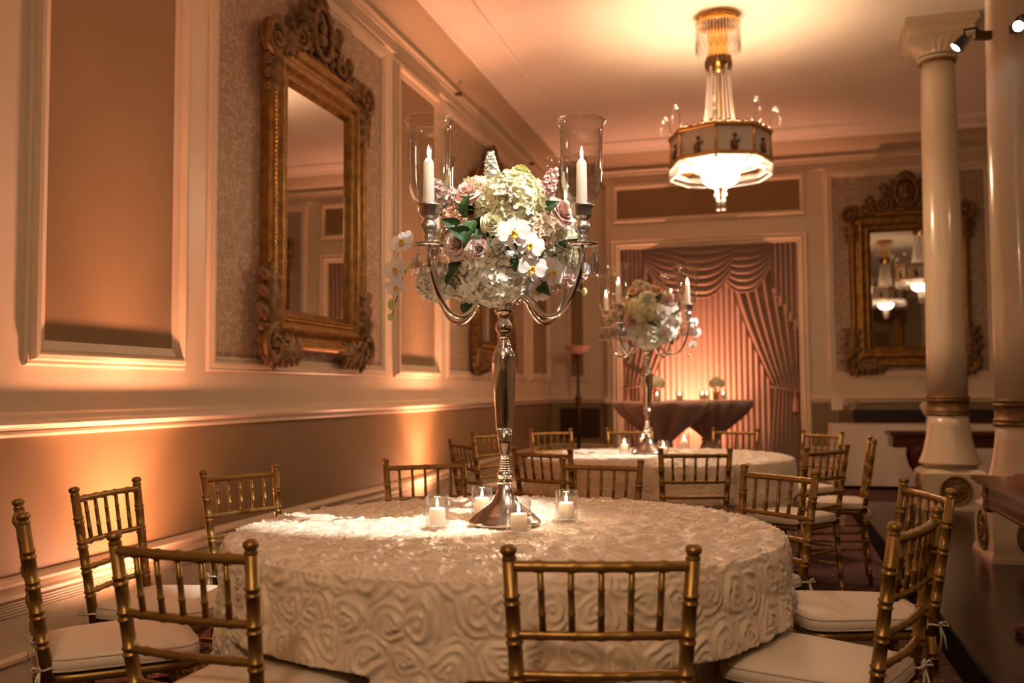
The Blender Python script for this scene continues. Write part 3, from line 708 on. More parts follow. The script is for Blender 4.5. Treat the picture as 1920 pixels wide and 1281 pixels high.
# ---------------------------------------------------------------- gold bamboo-style chairs
def bamboo(mb, a, b, r0, r1, rings, n=10, double=True):
    a, b = Vector(a), Vector(b); L_ = (b-a).length; st = []
    for t in rings:
        for off in ((-0.008, 0.008) if double else (0,)):
            c_ = t+off/L_
            for d, k in ((-0.0035, 1.0), (-0.0018, 1.20), (0.0018, 1.20), (0.0035, 1.0)): st.append((c_+d/L_, k))
    st += [(0, 1), (1, 1)]; st = sorted([q for q in st if 0 <= q[0] <= 1])
    mb.tube([a.lerp(b, t) for t, k in st], [(r0+(r1-r0)*t)*k for t, k in st], n)
chair = thing('gold_chair', '', 'chair', (0, 0, 0), 0, 'gold ballroom chairs')
for sx in (-1, 1):
    p = MB(); low, seat_, topp = Vector((sx*0.165, -0.215, 0.0)), Vector((sx*0.160, -0.185, 0.44)), Vector((sx*0.183, -0.25, 0.862))
    bamboo(p, low, seat_, 0.0125, 0.0165, (0.2, 0.42, 0.64, 0.86))
    bamboo(p, seat_, topp, 0.0165, 0.0145, (0.235, 0.42, 0.61, 0.80))
    ax = (topp-seat_).normalized(); q = Vector((0, 0, 1)).rotation_difference(ax).to_matrix()
    p.lathe([(0.0145, -0.004), (0.0155, 0.0), (0.0125, 0.004), (0.0125, 0.007), (0.0165, 0.011), (0.0175, 0.016), (0.0155, 0.022), (0.009, 0.026), (0, 0.027)], 12, topp, q)
    p.build('back_post', GOLDCH, chair)
    p = MB(); bamboo(p, (sx*0.190, 0.195, 0.0), (sx*0.186, 0.185, 0.43), 0.0115, 0.016, (0.2, 0.42, 0.64, 0.86)); p.build('front_leg', GOLDCH, chair)
def back_at(z):
    t = (z-0.44)/(0.862-0.44); return 0.160+0.023*t, -0.185-0.065*t
def rail_obj(z, r, name):
    hw, y = back_at(z); m = MB()
    pts = []; rr = []
    for i in range(33):
        u = i/32; x = -hw+2*hw*u
        pts.append((x, y-0.012*math.sin(u*PI), z)); rr.append(r*(1.22 if i in (5, 11, 16, 21, 27) else 1.0))
    m.tube(pts, rr, 9); return m.build(name, GOLDCH, chair)
rail_obj(0.845, 0.0115, 'top_rail'); rail_obj(0.705, 0.0100, 'back_rail'); rail_obj(0.622, 0.0095, 'back_rail'); rail_obj(0.545, 0.0095, 'back_rail')
for k in range(5):
    u = (k+1)/6.0; m = MB()
    h0, y0 = back_at(0.705); h1, y1 = back_at(0.845)
    a = Vector((-h0+2*h0*u, y0-0.012*math.sin(u*PI), 0.708)); b = Vector((-h1+2*h1*u, y1-0.012*math.sin(u*PI), 0.842))
    bamboo(m, a, b, 0.0072, 0.0062, (0.30, 0.68), 8, False); m.build('spindle', GOLDCH, chair)
def stretch(a, b, r=0.0085):
    m = MB(); bamboo(m, a, b, r, r, (0.33, 0.66), 8, False); m.build('stretcher', GOLDCH, chair)
for z in (0.30, 0.20):
    for sx in (-1, 1): stretch((sx*0.188, 0.188, z), (sx*0.161, -0.198, z+0.02))
    stretch((-0.188, 0.188, z+0.05), (0.188, 0.188, z+0.05))
stretch((-0.162, -0.197, 0.30), (0.162, -0.197, 0.30))
def seat_outline(g, n=40, dz=0):
    pts = []
    for k in range(n):
        t = 2*PI*k/n; c_, s_ = math.cos(t), math.sin(t)
        e = 0.32; x = abs(c_)**e*math.copysign(1, c_); y = abs(s_)**e*math.copysign(1, s_)
        w_ = 0.188+0.018*y
        pts.append((x*(w_+g), y*(0.195+g)))
    return pts
s_ = MB(); n = 40; vs = []
for g, z in ((-0.02, 0.425), (0.0, 0.43), (0.0, 0.452), (-0.02, 0.456)): vs += [(x, y, z) for x, y in seat_outline(g)]
s_.add(vs, [(i*n+k, i*n+(k+1) % n, (i+1)*n+(k+1) % n, (i+1)*n+k) for i in range(3) for k in range(n)]+[tuple(range(n-1, -1, -1)), tuple(range(3*n, 4*n))])
s_.build('seat', GOLDCH, chair)
cu = MB(); vs = []; rows = ((-0.015, 0.457), (0.006, 0.460), (0.012, 0.472), (0.010, 0.488), (0.004, 0.497), (-0.02, 0.505), (-0.07, 0.511), (-0.13, 0.513))
for g, z in rows: vs += [(x, y, z) for x, y in seat_outline(g)]
m_ = len(rows)
cu.add(vs, [(i*n+k, i*n+(k+1) % n, (i+1)*n+(k+1) % n, (i+1)*n+k) for i in range(m_-1) for k in range(n)]+[tuple(range((m_-1)*n, m_*n)), tuple(range(n-1, -1, -1))])
cuo = cu.build('seat_cushion', CUSH, chair)
for g, z in ((0.007, 0.494), (0.009, 0.464)):
    pt = seat_outline(g); MB().tube([(x, y, z) for x, y in pt+pt[:1]], 0.0028, 5, False).build('piping', PIPING, cuo)
for sx in (-1, 1):
    m = MB(); P0 = Vector((sx*0.162, -0.195, 0.475))
    m.tube([P0+Vector((0.020*math.cos(t), 0.020*math.sin(t), 0.002*math.sin(3*t))) for t in [2*PI*k/12 for k in range(13)]], 0.0035, 5, False)
    for d in (-1, 1):
        m.tube([P0+Vector((sx*0.018, -0.012, 0)), P0+Vector((sx*0.024, -0.022+d*0.006, 0.012)), P0+Vector((sx*0.026, -0.022+d*0.014, 0.0)), P0+Vector((sx*0.02, -0.014, 0))], 0.003, 5)
        m.tube([P0+Vector((sx*0.018, -0.012, 0)), P0+Vector((sx*0.021, -0.019+d*0.005, -0.035)), P0+Vector((sx*0.02, -0.02+d*0.009, -0.07))], 0.0035, 5)
    m.build('tie', CUSH, cuo)
FB = 0.25      # finial line lies this far behind the chair's centre
chairs_used = [0]; CHAIR_POSE = []
def put_chair(mx, my, face, label):
    """mx,my: middle of the two finials; face: heading (deg) the sitter looks towards."""
    a = R(face); x, y = mx+FB*math.cos(a), my+FB*math.sin(a); rz = a-PI/2; CHAIR_POSE.append((x, y, a))
    if not chairs_used[0]:
        chairs_used[0] = 1; chair.location = (x, y, 0); chair.rotation_euler = (0, 0, rz); chair['label'] = label; return chair
    return dup(chair, (x, y, 0), rz, label)
put_chair(-0.328, 1.859, 104, 'gold bamboo-style chair nearest the viewer, its back centred before the ivory cloth')
put_chair(-1.231, 1.776, 84, 'gold chair at lower left, its back overlapping the left edge of the near cloth')
put_chair(-2.00, 2.153, 45, 'gold chair at the far left edge, seen edge-on with its seat towards the table')
put_chair(-2.226, 2.785, 6, 'gold chair in front of the bright amber uplight patch on the wall')
put_chair(-2.108, 3.446, -20, 'gold chair standing alone against the dark wainscot left of the near table')
put_chair(-1.536, 4.08, -58, 'gold chair behind the near table, before the second uplight glow')
put_chair(-0.734, 4.19, -97, 'gold chair behind the near table, just right of the candelabra stem')
put_chair(0.032, 3.848, -133, 'gold chair at the near table, right rear, overlapping the farther cloth')
put_chair(0.488, 3.305, -166, 'gold chair on the right of the near table, partly behind the nearest right chair')
put_chair(0.344, 2.489, 157, 'gold chair nearest the viewer on the right side of the near table')
put_chair(-0.379, 5.05, 105, 'gold chair with its back to the viewer, centred before the farther cloth')
put_chair(-1.186, 4.93, 69, 'gold chair with its back to the viewer, left front of the farther table')
put_chair(-1.88, 5.65, 42, 'gold chair left of the farther table, turned nearly sideways, in front of another')
put_chair(-2.06, 6.85, -25, 'gold chair left of the farther table, half hidden by the silver stem')
put_chair(-1.70, 7.40, -48, 'gold chair behind the farther table, in front of the floor lamp')
put_chair(-1.10, 7.65, -73, 'gold chair behind the farther table, before the nearer cocktail table')
put_chair(-0.26, 7.70, -107, 'gold chair behind the farther table, below the second cocktail table')
put_chair(0.38, 7.30, -135, 'gold chair at the right rear of the farther table, seen through another chair back')
put_chair(0.304, 5.387, 142, 'gold chair at the right front of the farther table with its white seat showing')
put_chair(0.62, 6.25, 178, 'gold chair right of the farther table, its back seen edge-on')

cl1 = tag(link('tablecloth', cloth_mesh(T1)), 'ivory satin rosette cloth draped over the nearest round table', 'tablecloth', 'rosette tablecloths'); cl1.location = T1
cl2 = tag(link('tablecloth', cloth_mesh(T2, False, 1.2)), 'ivory satin rosette cloth draped over the farther round table', 'tablecloth', 'rosette tablecloths'); cl2.location = T2

# ---------------------------------------------------------------- candelabra
def candelabrum(loc, rz, label):
    c = thing('candelabra', label, 'candelabra', loc, rz, 'silver candelabra')
    b = MB(); pr = [(0.0, 0.0), (0.118, 0.0), (0.118, 0.006), (0.112, 0.010), (0.108, 0.016), (0.101, 0.020), (0.098, 0.026), (0.088, 0.032), (0.078, 0.040), (0.062, 0.052), (0.044, 0.068), (0.033, 0.088), (0.026, 0.105), (0.022, 0.125)]
    b.lathe(pr, 48); b.build('base', PEWTER, c)
    pr = [(0.021, 0.122), (0.024, 0.130), (0.024, 0.136), (0.019, 0.141), (0.023, 0.146), (0.027, 0.154), (0.025, 0.162), (0.018, 0.167)]
    for q in range(5): pr += [(0.0200-0.0012*q, 0.168+q*0.0075), (0.0205-0.0012*q, 0.171+q*0.0075), (0.0175-0.0012*q, 0.1745+q*0.0075)]
    pr += [(0.0145, 0.206), (0.0150, 0.22), (0.021, 0.255), (0.028, 0.303)]
    MB().lathe(pr, 40).build('lower_stem', SILVER, c)
    MB().lathe([(0.0275, 0.302), (0.0292, 0.303), (0.0292, 0.306), (0.031, 0.34), (0.036, 0.42), (0.0395, 0.48), (0.0408, 0.515), (0.0405, 0.53), (0.036, 0.548), (0.029, 0.562), (0.0235, 0.572), (0.0245, 0.577), (0.020, 0.582), (0.021, 0.588), (0.0165, 0.595)], 40).build('vase_stem', SILVER, c)
    MB().lathe([(0.016, 0.594), (0.018, 0.602), (0.022, 0.606), (0.018, 0.612), (0.026, 0.622), (0.0295, 0.634), (0.026, 0.648), (0.019, 0.656), (0.0185, 0.672), (0.028, 0.682), (0.033, 0.692), (0.028, 0.70), (0.031, 0.708), (0.031, 0.745), (0.036, 0.75), (0.036, 0.757), (0.0, 0.757)], 40).build('knop', SILVER, c)
    MB().lathe([(0.0, 0.756), (0.05, 0.757), (0.085, 0.775), (0.10, 0.80), (0.10, 0.804), (0.0, 0.80)], 32).build('flower_cup', SILVER, c)
    RA = 0.33
    for k in range(4):
        t = PI/4+k*PI/2; dr = Vector((math.cos(t), math.sin(t), 0))
        def P(r, z): return dr*r+Vector((0, 0, z))
        # centre scroll then sweeping S arm
        key = [P(0.034, 0.715), P(0.075, 0.735), P(0.11, 0.725), P(0.145, 0.685), P(0.190, 0.660), P(0.240, 0.668), P(0.280, 0.705), P(0.312, 0.765), P(RA, 0.83), P(RA, 0.866)]
        pts = []
        for i in range(len(key)-1):
            p0, p1, p2, p3 = key[max(i-1, 0)], key[i], key[i+1], key[min(i+2, len(key)-1)]
            for j in range(5):
                u = j/5; pts.append(0.5*((2*p1)+(p2-p0)*u+(2*p0-5*p1+4*p2-p3)*u*u+(3*p1-p0-3*p2+p3)*u**3))
        pts.append(key[-1])
        arm = MB().tube(pts, [0.0085-0.002*abs(2*i/len(pts)-1) for i in range(len(pts))], 10)
        sc = [P(0.034+0.0, 0.73)+dr*(0.03+0.022*(1-0.6*i/16)*math.cos(-PI/2+i*0.42))+Vector((0, 0, 0.012+0.022*(1-0.6*i/16)*math.sin(-PI/2+i*0.42))) for i in range(17)]
        arm.tube(sc, [0.008-0.0035*i/16 for i in range(17)], 8)
        ao = arm.build('arm', SILVER, c)
        o = P(RA, 0)
        MB().lathe([(0.012, 0.862), (0.03, 0.864), (0.047, 0.868), (0.052, 0.873), (0.050, 0.875), (0.03, 0.870), (0.012, 0.870)], 32, o).build('drip_pan', SILVER, c)
        MB().lathe([(0.009, 0.868), (0.011, 0.885), (0.016, 0.897), (0.012, 0.903), (0.020, 0.912), (0.025, 0.925), (0.022, 0.937), (0.014, 0.944), (0.016, 0.948), (0.027, 0.955), (0.031, 0.962), (0.031, 0.984), (0.036, 0.988), (0.037, 0.993), (0.033, 0.995), (0.0155, 0.993), (0.0155, 0.970), (0, 0.970)], 32, o).build('candle_cup', SILVER2, c)
        for q in range(8):
            a = 2*PI*q/8; d = Vector((math.cos(a), math.sin(a), 0))*0.047
            z0 = 0.866
            pm = MB(); e = o+d
            pm.tube([e+Vector((0, 0, z0)), e+Vector((0, 0, z0-0.014))], 0.0012, 4)
            pm.sphere(e+Vector((0, 0, z0-0.016)), 0.005, 6, 4)
            pm.lathe([(0, z0-0.02), (0.006, z0-0.028), (0.0105, z0-0.052), (0.0115, z0-0.068), (0.007, z0-0.084), (0, z0-0.09)], 6, e, smooth=False)
            pm.build('crystal_prism', CRYST, c)
    return c
def taper(loc, hgt, label, tilt=(0, 0)):
    t = thing('taper_candle', label, 'candle', loc, 0, 'ivory taper candles')
    t.rotation_euler = (tilt[0], tilt[1], 0)
    MB().lathe([(0.0, 0.0), (0.0148, 0.0), (0.0172, 0.026), (0.0158, hgt-0.016), (0.013, hgt-0.010), (0.008, hgt-0.003), (0.0045, hgt), (0, hgt-0.002)], 20).build('wax', WAX, t)
    MB().tube([(0, 0, hgt-0.003), (0.0006, 0, hgt+0.006)], 0.0009, 5).build('wick', WICK, t)
    MB().lathe([(0, hgt+0.002), (0.0032, hgt+0.007), (0.0047, hgt+0.014), (0.0036, hgt+0.024), (0.0015, hgt+0.034), (0, hgt+0.040)], 10).build('flame', FLAME, t)
    return t
def hurricane_mesh():
    o = [(0.030, 0.0), (0.031, 0.004), (0.045, 0.018), (0.054, 0.040), (0.0575, 0.07), (0.0595, 0.12), (0.0605, 0.18), (0.0615, 0.215), (0.064, 0.236), (0.0705, 0.2515), (0.0722, 0.2535), (0.0715, 0.2555), (0.069, 0.2545)]
    i = [(0.0625, 0.2365), (0.0598, 0.214), (0.0588, 0.18), (0.0578, 0.12), (0.0558, 0.07), (0.0522, 0.040), (0.0432, 0.019), (0.029, 0.005)]
    return MB().lathe(o+i, 48).mesh('hurricane_shade', GLASS)
HUR = hurricane_mesh()
def candle_set(loc, rz, names, tag_, hts):
    for k in range(4):
        t = PI/4+k*PI/2+rz; x, y = loc[0]+0.33*math.cos(t), loc[1]+0.33*math.sin(t)
        taper((x, y, loc[2]+0.970), hts[k], 'lit ivory taper candle at the %s arm of the %s candelabra' % (names[k], tag_), (R(random.uniform(-1.2, 1.2)), R(random.uniform(-1.2, 1.2))))
        h = tag(link('hurricane_shade', HUR), 'clear glass hurricane shade on the %s arm of the %s candelabra' % (names[k], tag_), 'hurricane shade', 'glass hurricane shades')
        h.location = (x, y, loc[2]+0.9935); h.scale = (1.07, 1.07, 1.03)
        lamp('taper_light', 'POINT', (x, y, loc[2]+0.97+hts[k]+0.02), TAPER_W, WARM, 0.012)
CZ = TH+0.0135
C1 = (-0.832, 2.94, CZ); C2 = (-0.80, 6.42, CZ)
candelabrum(C1, YAW+R(2.5), 'tall silver candelabra with crystal prisms on the nearest table')
candelabrum(C2, YAW+R(4), 'tall silver candelabra on the farther table, before the lit curtains')
candle_set(C1, YAW+R(2.5), ('right rear', 'left rear', 'left front', 'right front'), 'nearer', (0.135, 0.172, 0.168, 0.168))
candle_set(C2, YAW+R(4), ('right rear', 'left rear', 'left front', 'right front'), 'farther', (0.14, 0.13, 0.165, 0.165))

# ---------------------------------------------------------------- flowers
def frame_from(n, up=Vector((0, 0, 1)), roll=0.0):
    n = Vector(n).normalized(); x = up.cross(n)
    if x.length < 1e-3: x = Vector((1, 0, 0))
    x.normalize(); y = n.cross(x)
    M = Matrix((x, y, n)).transposed()
    return M @ Matrix.Rotation(roll, 3, 'Z')
def m_rose(r=0.04, openness=0.5, key='pink', seed=0):
    rnd = random.Random(seed); mb = MB()
    mb.sphere((0, 0, -r*0.3), r*0.35, 8, 6)
    N_ = 20
    for i in range(N_):
        q = (i/(N_-1)); a0 = i*2.4; span = 1.35+0.5*(1-q)
        r0 = r*(0.10+0.55*q**0.9); lip = r*(0.02+0.42*q*q)*(0.6+openness); hz = r*(0.78-0.42*q*q)
        def fn(u, v, a0=a0, span=span, r0=r0, lip=lip, hz=hz, q=q, ph=rnd.random()*6):
            a = a0+(u-0.5)*2*span*(0.72+0.28*math.sin(PI*v)); e = 1-abs(2*u-1)**3*0.28
            rr = r0*(0.45+0.75*v**0.7)+lip*v**3*(1+0.12*math.sin(a*5+ph)) + 0.05*r*abs(2*u-1)
            return Vector((rr*math.cos(a), rr*math.sin(a), -r*0.35+ (hz+r*0.35)*v*e - lip*0.55*v**5))
        mb.grid(fn, 7, 5)
    return mb.mesh('rose', FL[key], False)
def m_floret(mb, c, M, s, n=4, cup=0.2, rnd=random):
    for k in range(n):
        Mk = M @ Matrix.Rotation(2*PI*k/n+0.2, 3, 'Z'); w_ = s*0.62
        pts = [(0, 0, 0), (s*0.45, -w_*0.72, s*cup*0.6), (s*0.5, 0, s*cup*0.2), (s*0.45, w_*0.72, s*cup*0.6), (s*0.98, -w_*0.42, s*cup*(0.7+0.7*rnd.random())), (s*1.05, 0, s*cup), (s*0.98, w_*0.42, s*cup*(0.7+0.7*rnd.random()))]
        mb.add([Vector(c)+Mk @ Vector(p) for p in pts], [(0, 1, 2), (0, 2, 3), (1, 4, 5, 2), (2, 5, 6, 3)])
def m_hydrangea(r=0.07, key='cream', seed=0, n=130, fs=0.30):
    rnd = random.Random(seed); mb = MB(); mb.sphere((0, 0, 0), r*0.78, 10, 8)
    for i in range(n):
        z = 1-1.55*(i+0.5)/n; a = i*2.39996; q = math.sqrt(max(0, 1-z*z))
        d = Vector((q*math.cos(a), q*math.sin(a), z)); rr = r*(0.86+0.16*rnd.random())
        nd = (d+Vector((rnd.uniform(-.4, .4), rnd.uniform(-.4, .4), rnd.uniform(-.4, .4)))).normalized()
        m_floret(mb, d*rr, frame_from(nd, roll=rnd.random()*6), r*fs*(0.8+0.4*rnd.random()), 4, 0.35, rnd)
    return mb.mesh('hydrangea', FL[key], False)
def m_stock(r=0.04, key='lilac', seed=0, ln=1.6):
    rnd = random.Random(seed); mb = MB()
    mb.tube([(0, 0, -r), (0, 0, r*ln)], 0.004, 5)
    n = 26
    for i in range(n):
        u = i/n; a = i*2.4; rad = r*(0.62-0.40*u); z = -r*0.4+u*r*ln*1.15
        d = Vector((math.cos(a), math.sin(a), 0.35+u)).normalized()
        c = Vector((math.cos(a)*rad*0.55, math.sin(a)*rad*0.55, z))
        for l in range(3): m_floret(mb, c+d*(0.006*l), frame_from(d+Vector((rnd.uniform(-.5, .5), rnd.uniform(-.5, .5), rnd.uniform(-.4, .4))), roll=rnd.random()*6), r*0.42*(1.1-0.45*u)*(1-0.2*l), 5, 0.45, rnd)
    return mb.mesh('stock_flower', FL[key], False)
def petal_grid(mb, ang, ln, wd, cup=0.15, base=0.0, z=0.0, n=7):
    c_, s_ = math.cos(ang), math.sin(ang)
    def fn(u, v):
        t = u; q = (v-0.5)*2; w_ = wd*0.5*math.sqrt(max(0, 1-(((0.58-t)/0.58)**2 if t < 0.58 else ((t-0.58)/0.42)**2.4)))
        x = base+ln*t*(1-0.06*q*q); y = q*w_
        zz = z + cup*ln*(0.5*t*t - 0.35*q*q*t) + 0.02*ln*math.sin(q*6+t*3)
        return Vector((x*c_-y*s_, x*s_+y*c_, zz))
    mb.grid(fn, n, n)
def leaf_mesh(ln=0.09, wd=0.05, bend=0.3, seed=0):
    mb = MB(); rnd = random.Random(seed)
    def fn(u, v):
        q = (v-0.5)*2; w_ = wd*0.5*math.sin(PI*u**0.75)
        return Vector((q*w_, -bend*ln*u*u*0.0, 0))+Vector((0, ln*u, bend*ln*(u-u*u*1.4)+abs(q)*w_*0.45+0.002*math.sin(u*30)))
    mb.grid(fn, 8, 4); mb.tube([(0, 0, 0), (0, ln*0.4, bend*ln*(0.4-0.16*1.4)-0.001), (0, ln*0.95, bend*ln*(0.95-0.9*1.4)+0.0)], [0.002, 0.0013, 0.0006], 4)
    return mb.mesh('leaf', GREEN, False)
ME = {}
for k, (r, op) in dict(pink=(0.040, 0.7), cream=(0.034, 0.4), mauve=(0.034, 0.6), lime=(0.032, 0.15), peach=(0.036, 0.6), white=(0.036, 0.5)).items(): ME['rose_'+k] = m_rose(r, op, k, hash(k) % 97 if False else len(k))
for k, r in dict(cream=0.085, white=0.088, blush=0.062, peach=0.05).items(): ME['hyd_'+k] = m_hydrangea(r, k, len(k)+3, 230 if r > 0.07 else 150, 0.215)
for k in ('lilac', 'white', 'pink'): ME['stock_'+k] = m_stock(0.042, k, len(k))
ME['leaf'] = leaf_mesh(); ME['leaf2'] = leaf_mesh(0.075, 0.042, 0.5, 3)
def one(fn, name, mt): 
    mb = MB(); fn(mb); return mb.mesh(name, mt, False)
OP = {'petal': one(lambda mb: petal_grid(mb, 0, 0.042, 0.052, 0.18, 0.004), 'petal', FL['orchid']),
      'sepal': one(lambda mb: petal_grid(mb, 0, 0.038, 0.030, 0.12, 0.004, -0.003), 'sepal', FL['orchid']),
      'lip': one(lambda mb: (petal_grid(mb, -PI/2, 0.020, 0.016, 1.0, 0.0, 0.004), petal_grid(mb, -PI/2+0.9, 0.012, 0.010, 1.2, 0.0, 0.004), petal_grid(mb, -PI/2-0.9, 0.012, 0.010, 1.2, 0.0, 0.004), mb.sphere((0, 0, 0.006), 0.005, 7, 5)), 'lip', FL['yellow'])}
def add_part(parent, name, me, loc, M, s=1.0):
    o = link(name, me, parent); o.matrix_local = Matrix.Translation(loc) @ M.to_4x4() @ Matrix.Diagonal((s, s, s, 1))
    return o
def orchid(parent, loc, n, s=1.0, roll=0.0):
    M = frame_from(n, roll=roll)
    b = add_part(parent, 'orchid', one(lambda mb: mb.sphere((0, 0, 0.001), 0.006, 8, 6), 'orchid_column', FL['orchid']) if 'oc' not in ME else ME['oc'], loc, M, s)
    ME.setdefault('oc', b.data)
    for a, key in ((R(10), 'petal'), (R(170), 'petal'), (R(90), 'sepal'), (R(-52), 'sepal'), (R(-128), 'sepal')):
        add_part(b, 'petal', OP[key], Vector((0, 0, 0.004 if key == 'petal' else 0.0)), Matrix.Rotation(a, 3, 'Z'))
    add_part(b, 'lip', OP['lip'], Vector((0, 0, 0.004)), Matrix.Identity(3))
    return b
AC = Vector((0, 0, 0.945)); AR = Vector((0.215, 0.20, 0.205))
def at_px(px, py, lift=0.0):
    x = (px-947)/577.0; z = (734-py)/577.0+CH-CZ - AC.z
    e = (x/AR.x)**2+(z/AR.z)**2
    y = -AR.y*math.sqrt(max(0.0, 1-e)) if e < 1 else 0.0
    sc = (AC.z-0.43+3.03)/(3.03)  # unused scale guard
    k = (3.03+y)/3.03
    p = Vector((x*k, y, (z+AC.z-(CH-CZ))*k+(CH-CZ)))
    n = Vector((x/AR.x**2, y/AR.y**2, z/AR.z**2))
    n = n.normalized() if n.length > 0 else Vector((0, -1, 0))
    return p+n*lift, n
def arrangement(loc, rz, label, spec, leaves, orchids, sprays, seed):
    a = thing('flower_arrangement', label, 'flowers', loc, rz, 'candelabra flower arrangements')
    MB().sphere((0, 0, 0.90), 0.11, 14, 10, (1, 1, 1)).build('foam_ball', GREEN, a)
    rnd = random.Random(seed)
    for key, px, py, sc in spec:
        kind = {'r': 'rose', 'h': 'hydrangea', 's': 'stock_flower'}[key[0]]
        p, n = at_px(px, py, {'r': 0.0, 'h': -0.04, 's': -0.01}[key[0]])
        if key[0] == 'r': n = (n+Vector((0, -0.35, 0.15))).normalized()
        if key[0] == 's': n = (n+Vector((0, 0, 0.9))).normalized()
        add_part(a, kind, ME[key], p, frame_from(n, roll=rnd.random()*6), sc*1.2)
    # blooms round the back and on top
    bk = ['hyd_cream', 'hyd_white', 'rose_pink', 'rose_cream', 'hyd_blush', 'stock_white', 'rose_peach', 'hyd_peach']
    for i in range(16):
        az = R(10+160*(i+0.5)/16+rnd.uniform(-6, 6)); el = R((-25, 5, 35, 60)[i % 4])
        n = Vector((math.cos(az)*math.cos(el), math.sin(az)*math.cos(el), math.sin(el)))
        key = bk[i % 8]; p = AC+Vector((n.x*AR.x, n.y*AR.y, n.z*AR.z))*(0.8 if key[0] == 'h' else 0.98)
        add_part(a, {'r': 'rose', 'h': 'hydrangea', 's': 'stock_flower'}[key[0]], ME[key], p, frame_from(n, roll=rnd.random()*6), 1.05)
    for px, py, dx, dz, s in leaves:
        p, n = at_px(px, py, -0.012); d = Vector((dx, -0.25, dz)).normalized()
        z = (n-d*n.dot(d)).normalized(); x = d.cross(z)
        add_part(a, 'leaf', ME['leaf' if rnd.random() < 0.6 else 'leaf2'], p, Matrix((x, d, z)).transposed(), s)
    for i in range(26):
        az = rnd.uniform(0, 2*PI); el = R(rnd.uniform(-55, 50)); n = Vector((math.cos(az)*math.cos(el), math.sin(az)*math.cos(el), math.sin(el)))
        d = (n+Vector((rnd.uniform(-1, 1), rnd.uniform(-1, 1), rnd.uniform(-1, 1)))*0.9).normalized(); z = (n-d*n.dot(d)).normalized()
        add_part(a, 'leaf', ME['leaf'], AC+Vector((n.x*AR.x, n.y*AR.y, n.z*AR.z))*0.66, Matrix((d.cross(z), d, z)).transposed(), 0.95)
    for px, py, lift, s, roll, nx in orchids:
        p, n = at_px(px, py, lift); n = (n+Vector((nx, -1.2, 0.1))).normalized(); orchid(a, p, n, s*1.2, roll)
    for pts, blooms, buds in sprays:
        P = [Vector(q) for q in pts]
        MB().tube(P, [0.0028-0.0012*i/len(P) for i in range(len(P))], 6).build('spray_stem', STEMG, a)
        for q, n, s in blooms: orchid(a, Vector(q), Vector(n), s, R(20))
        for q, s in buds:
            bo_ = MB().sphere(q, s, 9, 7, (0.85, 0.85, 1.25)).build('bud', FL['lime'], a, False)
    return a
def cpx(x, y): return (700+x/2.911, 200+y/2.911)
spec1 = [(k, *cpx(x, y), s) for k, x, y, s in [
    ('hyd_cream', 790, 470, 0.98), ('hyd_cream', 545, 425, 0.62), ('rose_pink', 550, 450, 1.0), ('stock_white', 655, 330, 0.75), ('stock_white', 655, 290, 0.6), ('rose_lime', 820, 340, 0.85),
    ('stock_pink', 975, 420, 0.85), ('rose_pink', 1040, 570, 0.95), ('stock_lilac', 765, 555, 0.95), ('rose_cream', 665, 625, 0.85), ('hyd_blush', 930, 640, 0.95),
    ('rose_mauve', 590, 770, 1.0), ('rose_mauve', 470, 735, 1.05), ('hyd_peach', 425, 600, 0.95), ('stock_lilac', 385, 490, 0.95), ('stock_lilac', 455, 510, 0.7), ('hyd_white', 660, 945, 0.95),
    ('hyd_white', 300, 990, 0.6), ('stock_white', 460, 945, 0.85), ('rose_pink', 375, 985, 0.7), ('stock_white', 1050, 780, 0.8), ('rose_cream', 1115, 725, 0.65), ('hyd_blush', 430, 690, 0.8), ('hyd_white', 500, 1010, 0.62),
    ('hyd_white', 850, 1000, 0.55), ('stock_white', 700, 790, 0.8), ('hyd_cream', 640, 500, 0.5), ('stock_pink', 1100, 960, 0.7), ('hyd_blush', 1040, 930, 0.6)]]
lv1 = [(*cpx(x, y), dx, dz, s) for x, y, dx, dz, s in [(930, 560, 0.9, 0.5, 1.0), (980, 520, -0.5, -0.6, 0.9), (600, 560, 0.5, -0.7, 1.0), (560, 600, -0.4, -0.8, 1.1), (630, 690, 0.7, -0.5, 1.0), (540, 690, -0.8, 0.2, 0.9),
    (500, 590, 0.1, 0.9, 0.9), (470, 850, -0.5, -0.7, 1.0), (520, 850, 0.4, -0.8, 0.9), (440, 900, -0.8, 0.1, 0.8), (530, 1060, -0.3, -0.9, 1.0), (560, 1040, 0.5, -0.8, 0.9), (770, 800, 0.2, -0.9, 0.8), (1040, 740, 0.9, 0.1, 0.8), (905, 940, 0.6, -0.8, 0.9), (480, 640, -0.9, 0.3, 0.8), (610, 640, -0.2, -0.9, 1.0)]]
or1 = [(*cpx(x, y), l, s, R(r), nx) for x, y, l, s, r, nx in [(770, 690, 0.045, 1.0, 5, 0), (850, 745, 0.03, 0.9, -25, 0.3), (855, 850, 0.035, 0.95, -10, 0.5), (955, 870, 0.03, 1.0, -20, 0.6), (890, 960, 0.03, 0.8, -35, 0.3)]]
sp1 = [([(-0.16, -0.10, 0.90), (-0.22, -0.12, 0.90), (-0.27, -0.13, 0.86), (-0.315, -0.135, 0.79), (-0.335, -0.135, 0.72), (-0.35, -0.135, 0.655)],
        [((-0.315, -0.15, 0.895), (-0.5, -1, 0.4), 1.0), ((-0.335, -0.15, 0.81), (-0.7, -1, 0.0), 1.0), ((-0.335, -0.15, 0.755), (-0.3, -1, -0.3), 0.8)], [((-0.35, -0.135, 0.70), 0.015), ((-0.355, -0.135, 0.66), 0.010)]),
       ([(0.15, -0.1, 0.90), (0.21, -0.13, 0.86), (0.245, -0.14, 0.79), (0.255, -0.14, 0.73)], [((0.245, -0.145, 0.80), (0.5, -1, -0.1), 0.75)], [((0.255, -0.14, 0.735), 0.011)])]
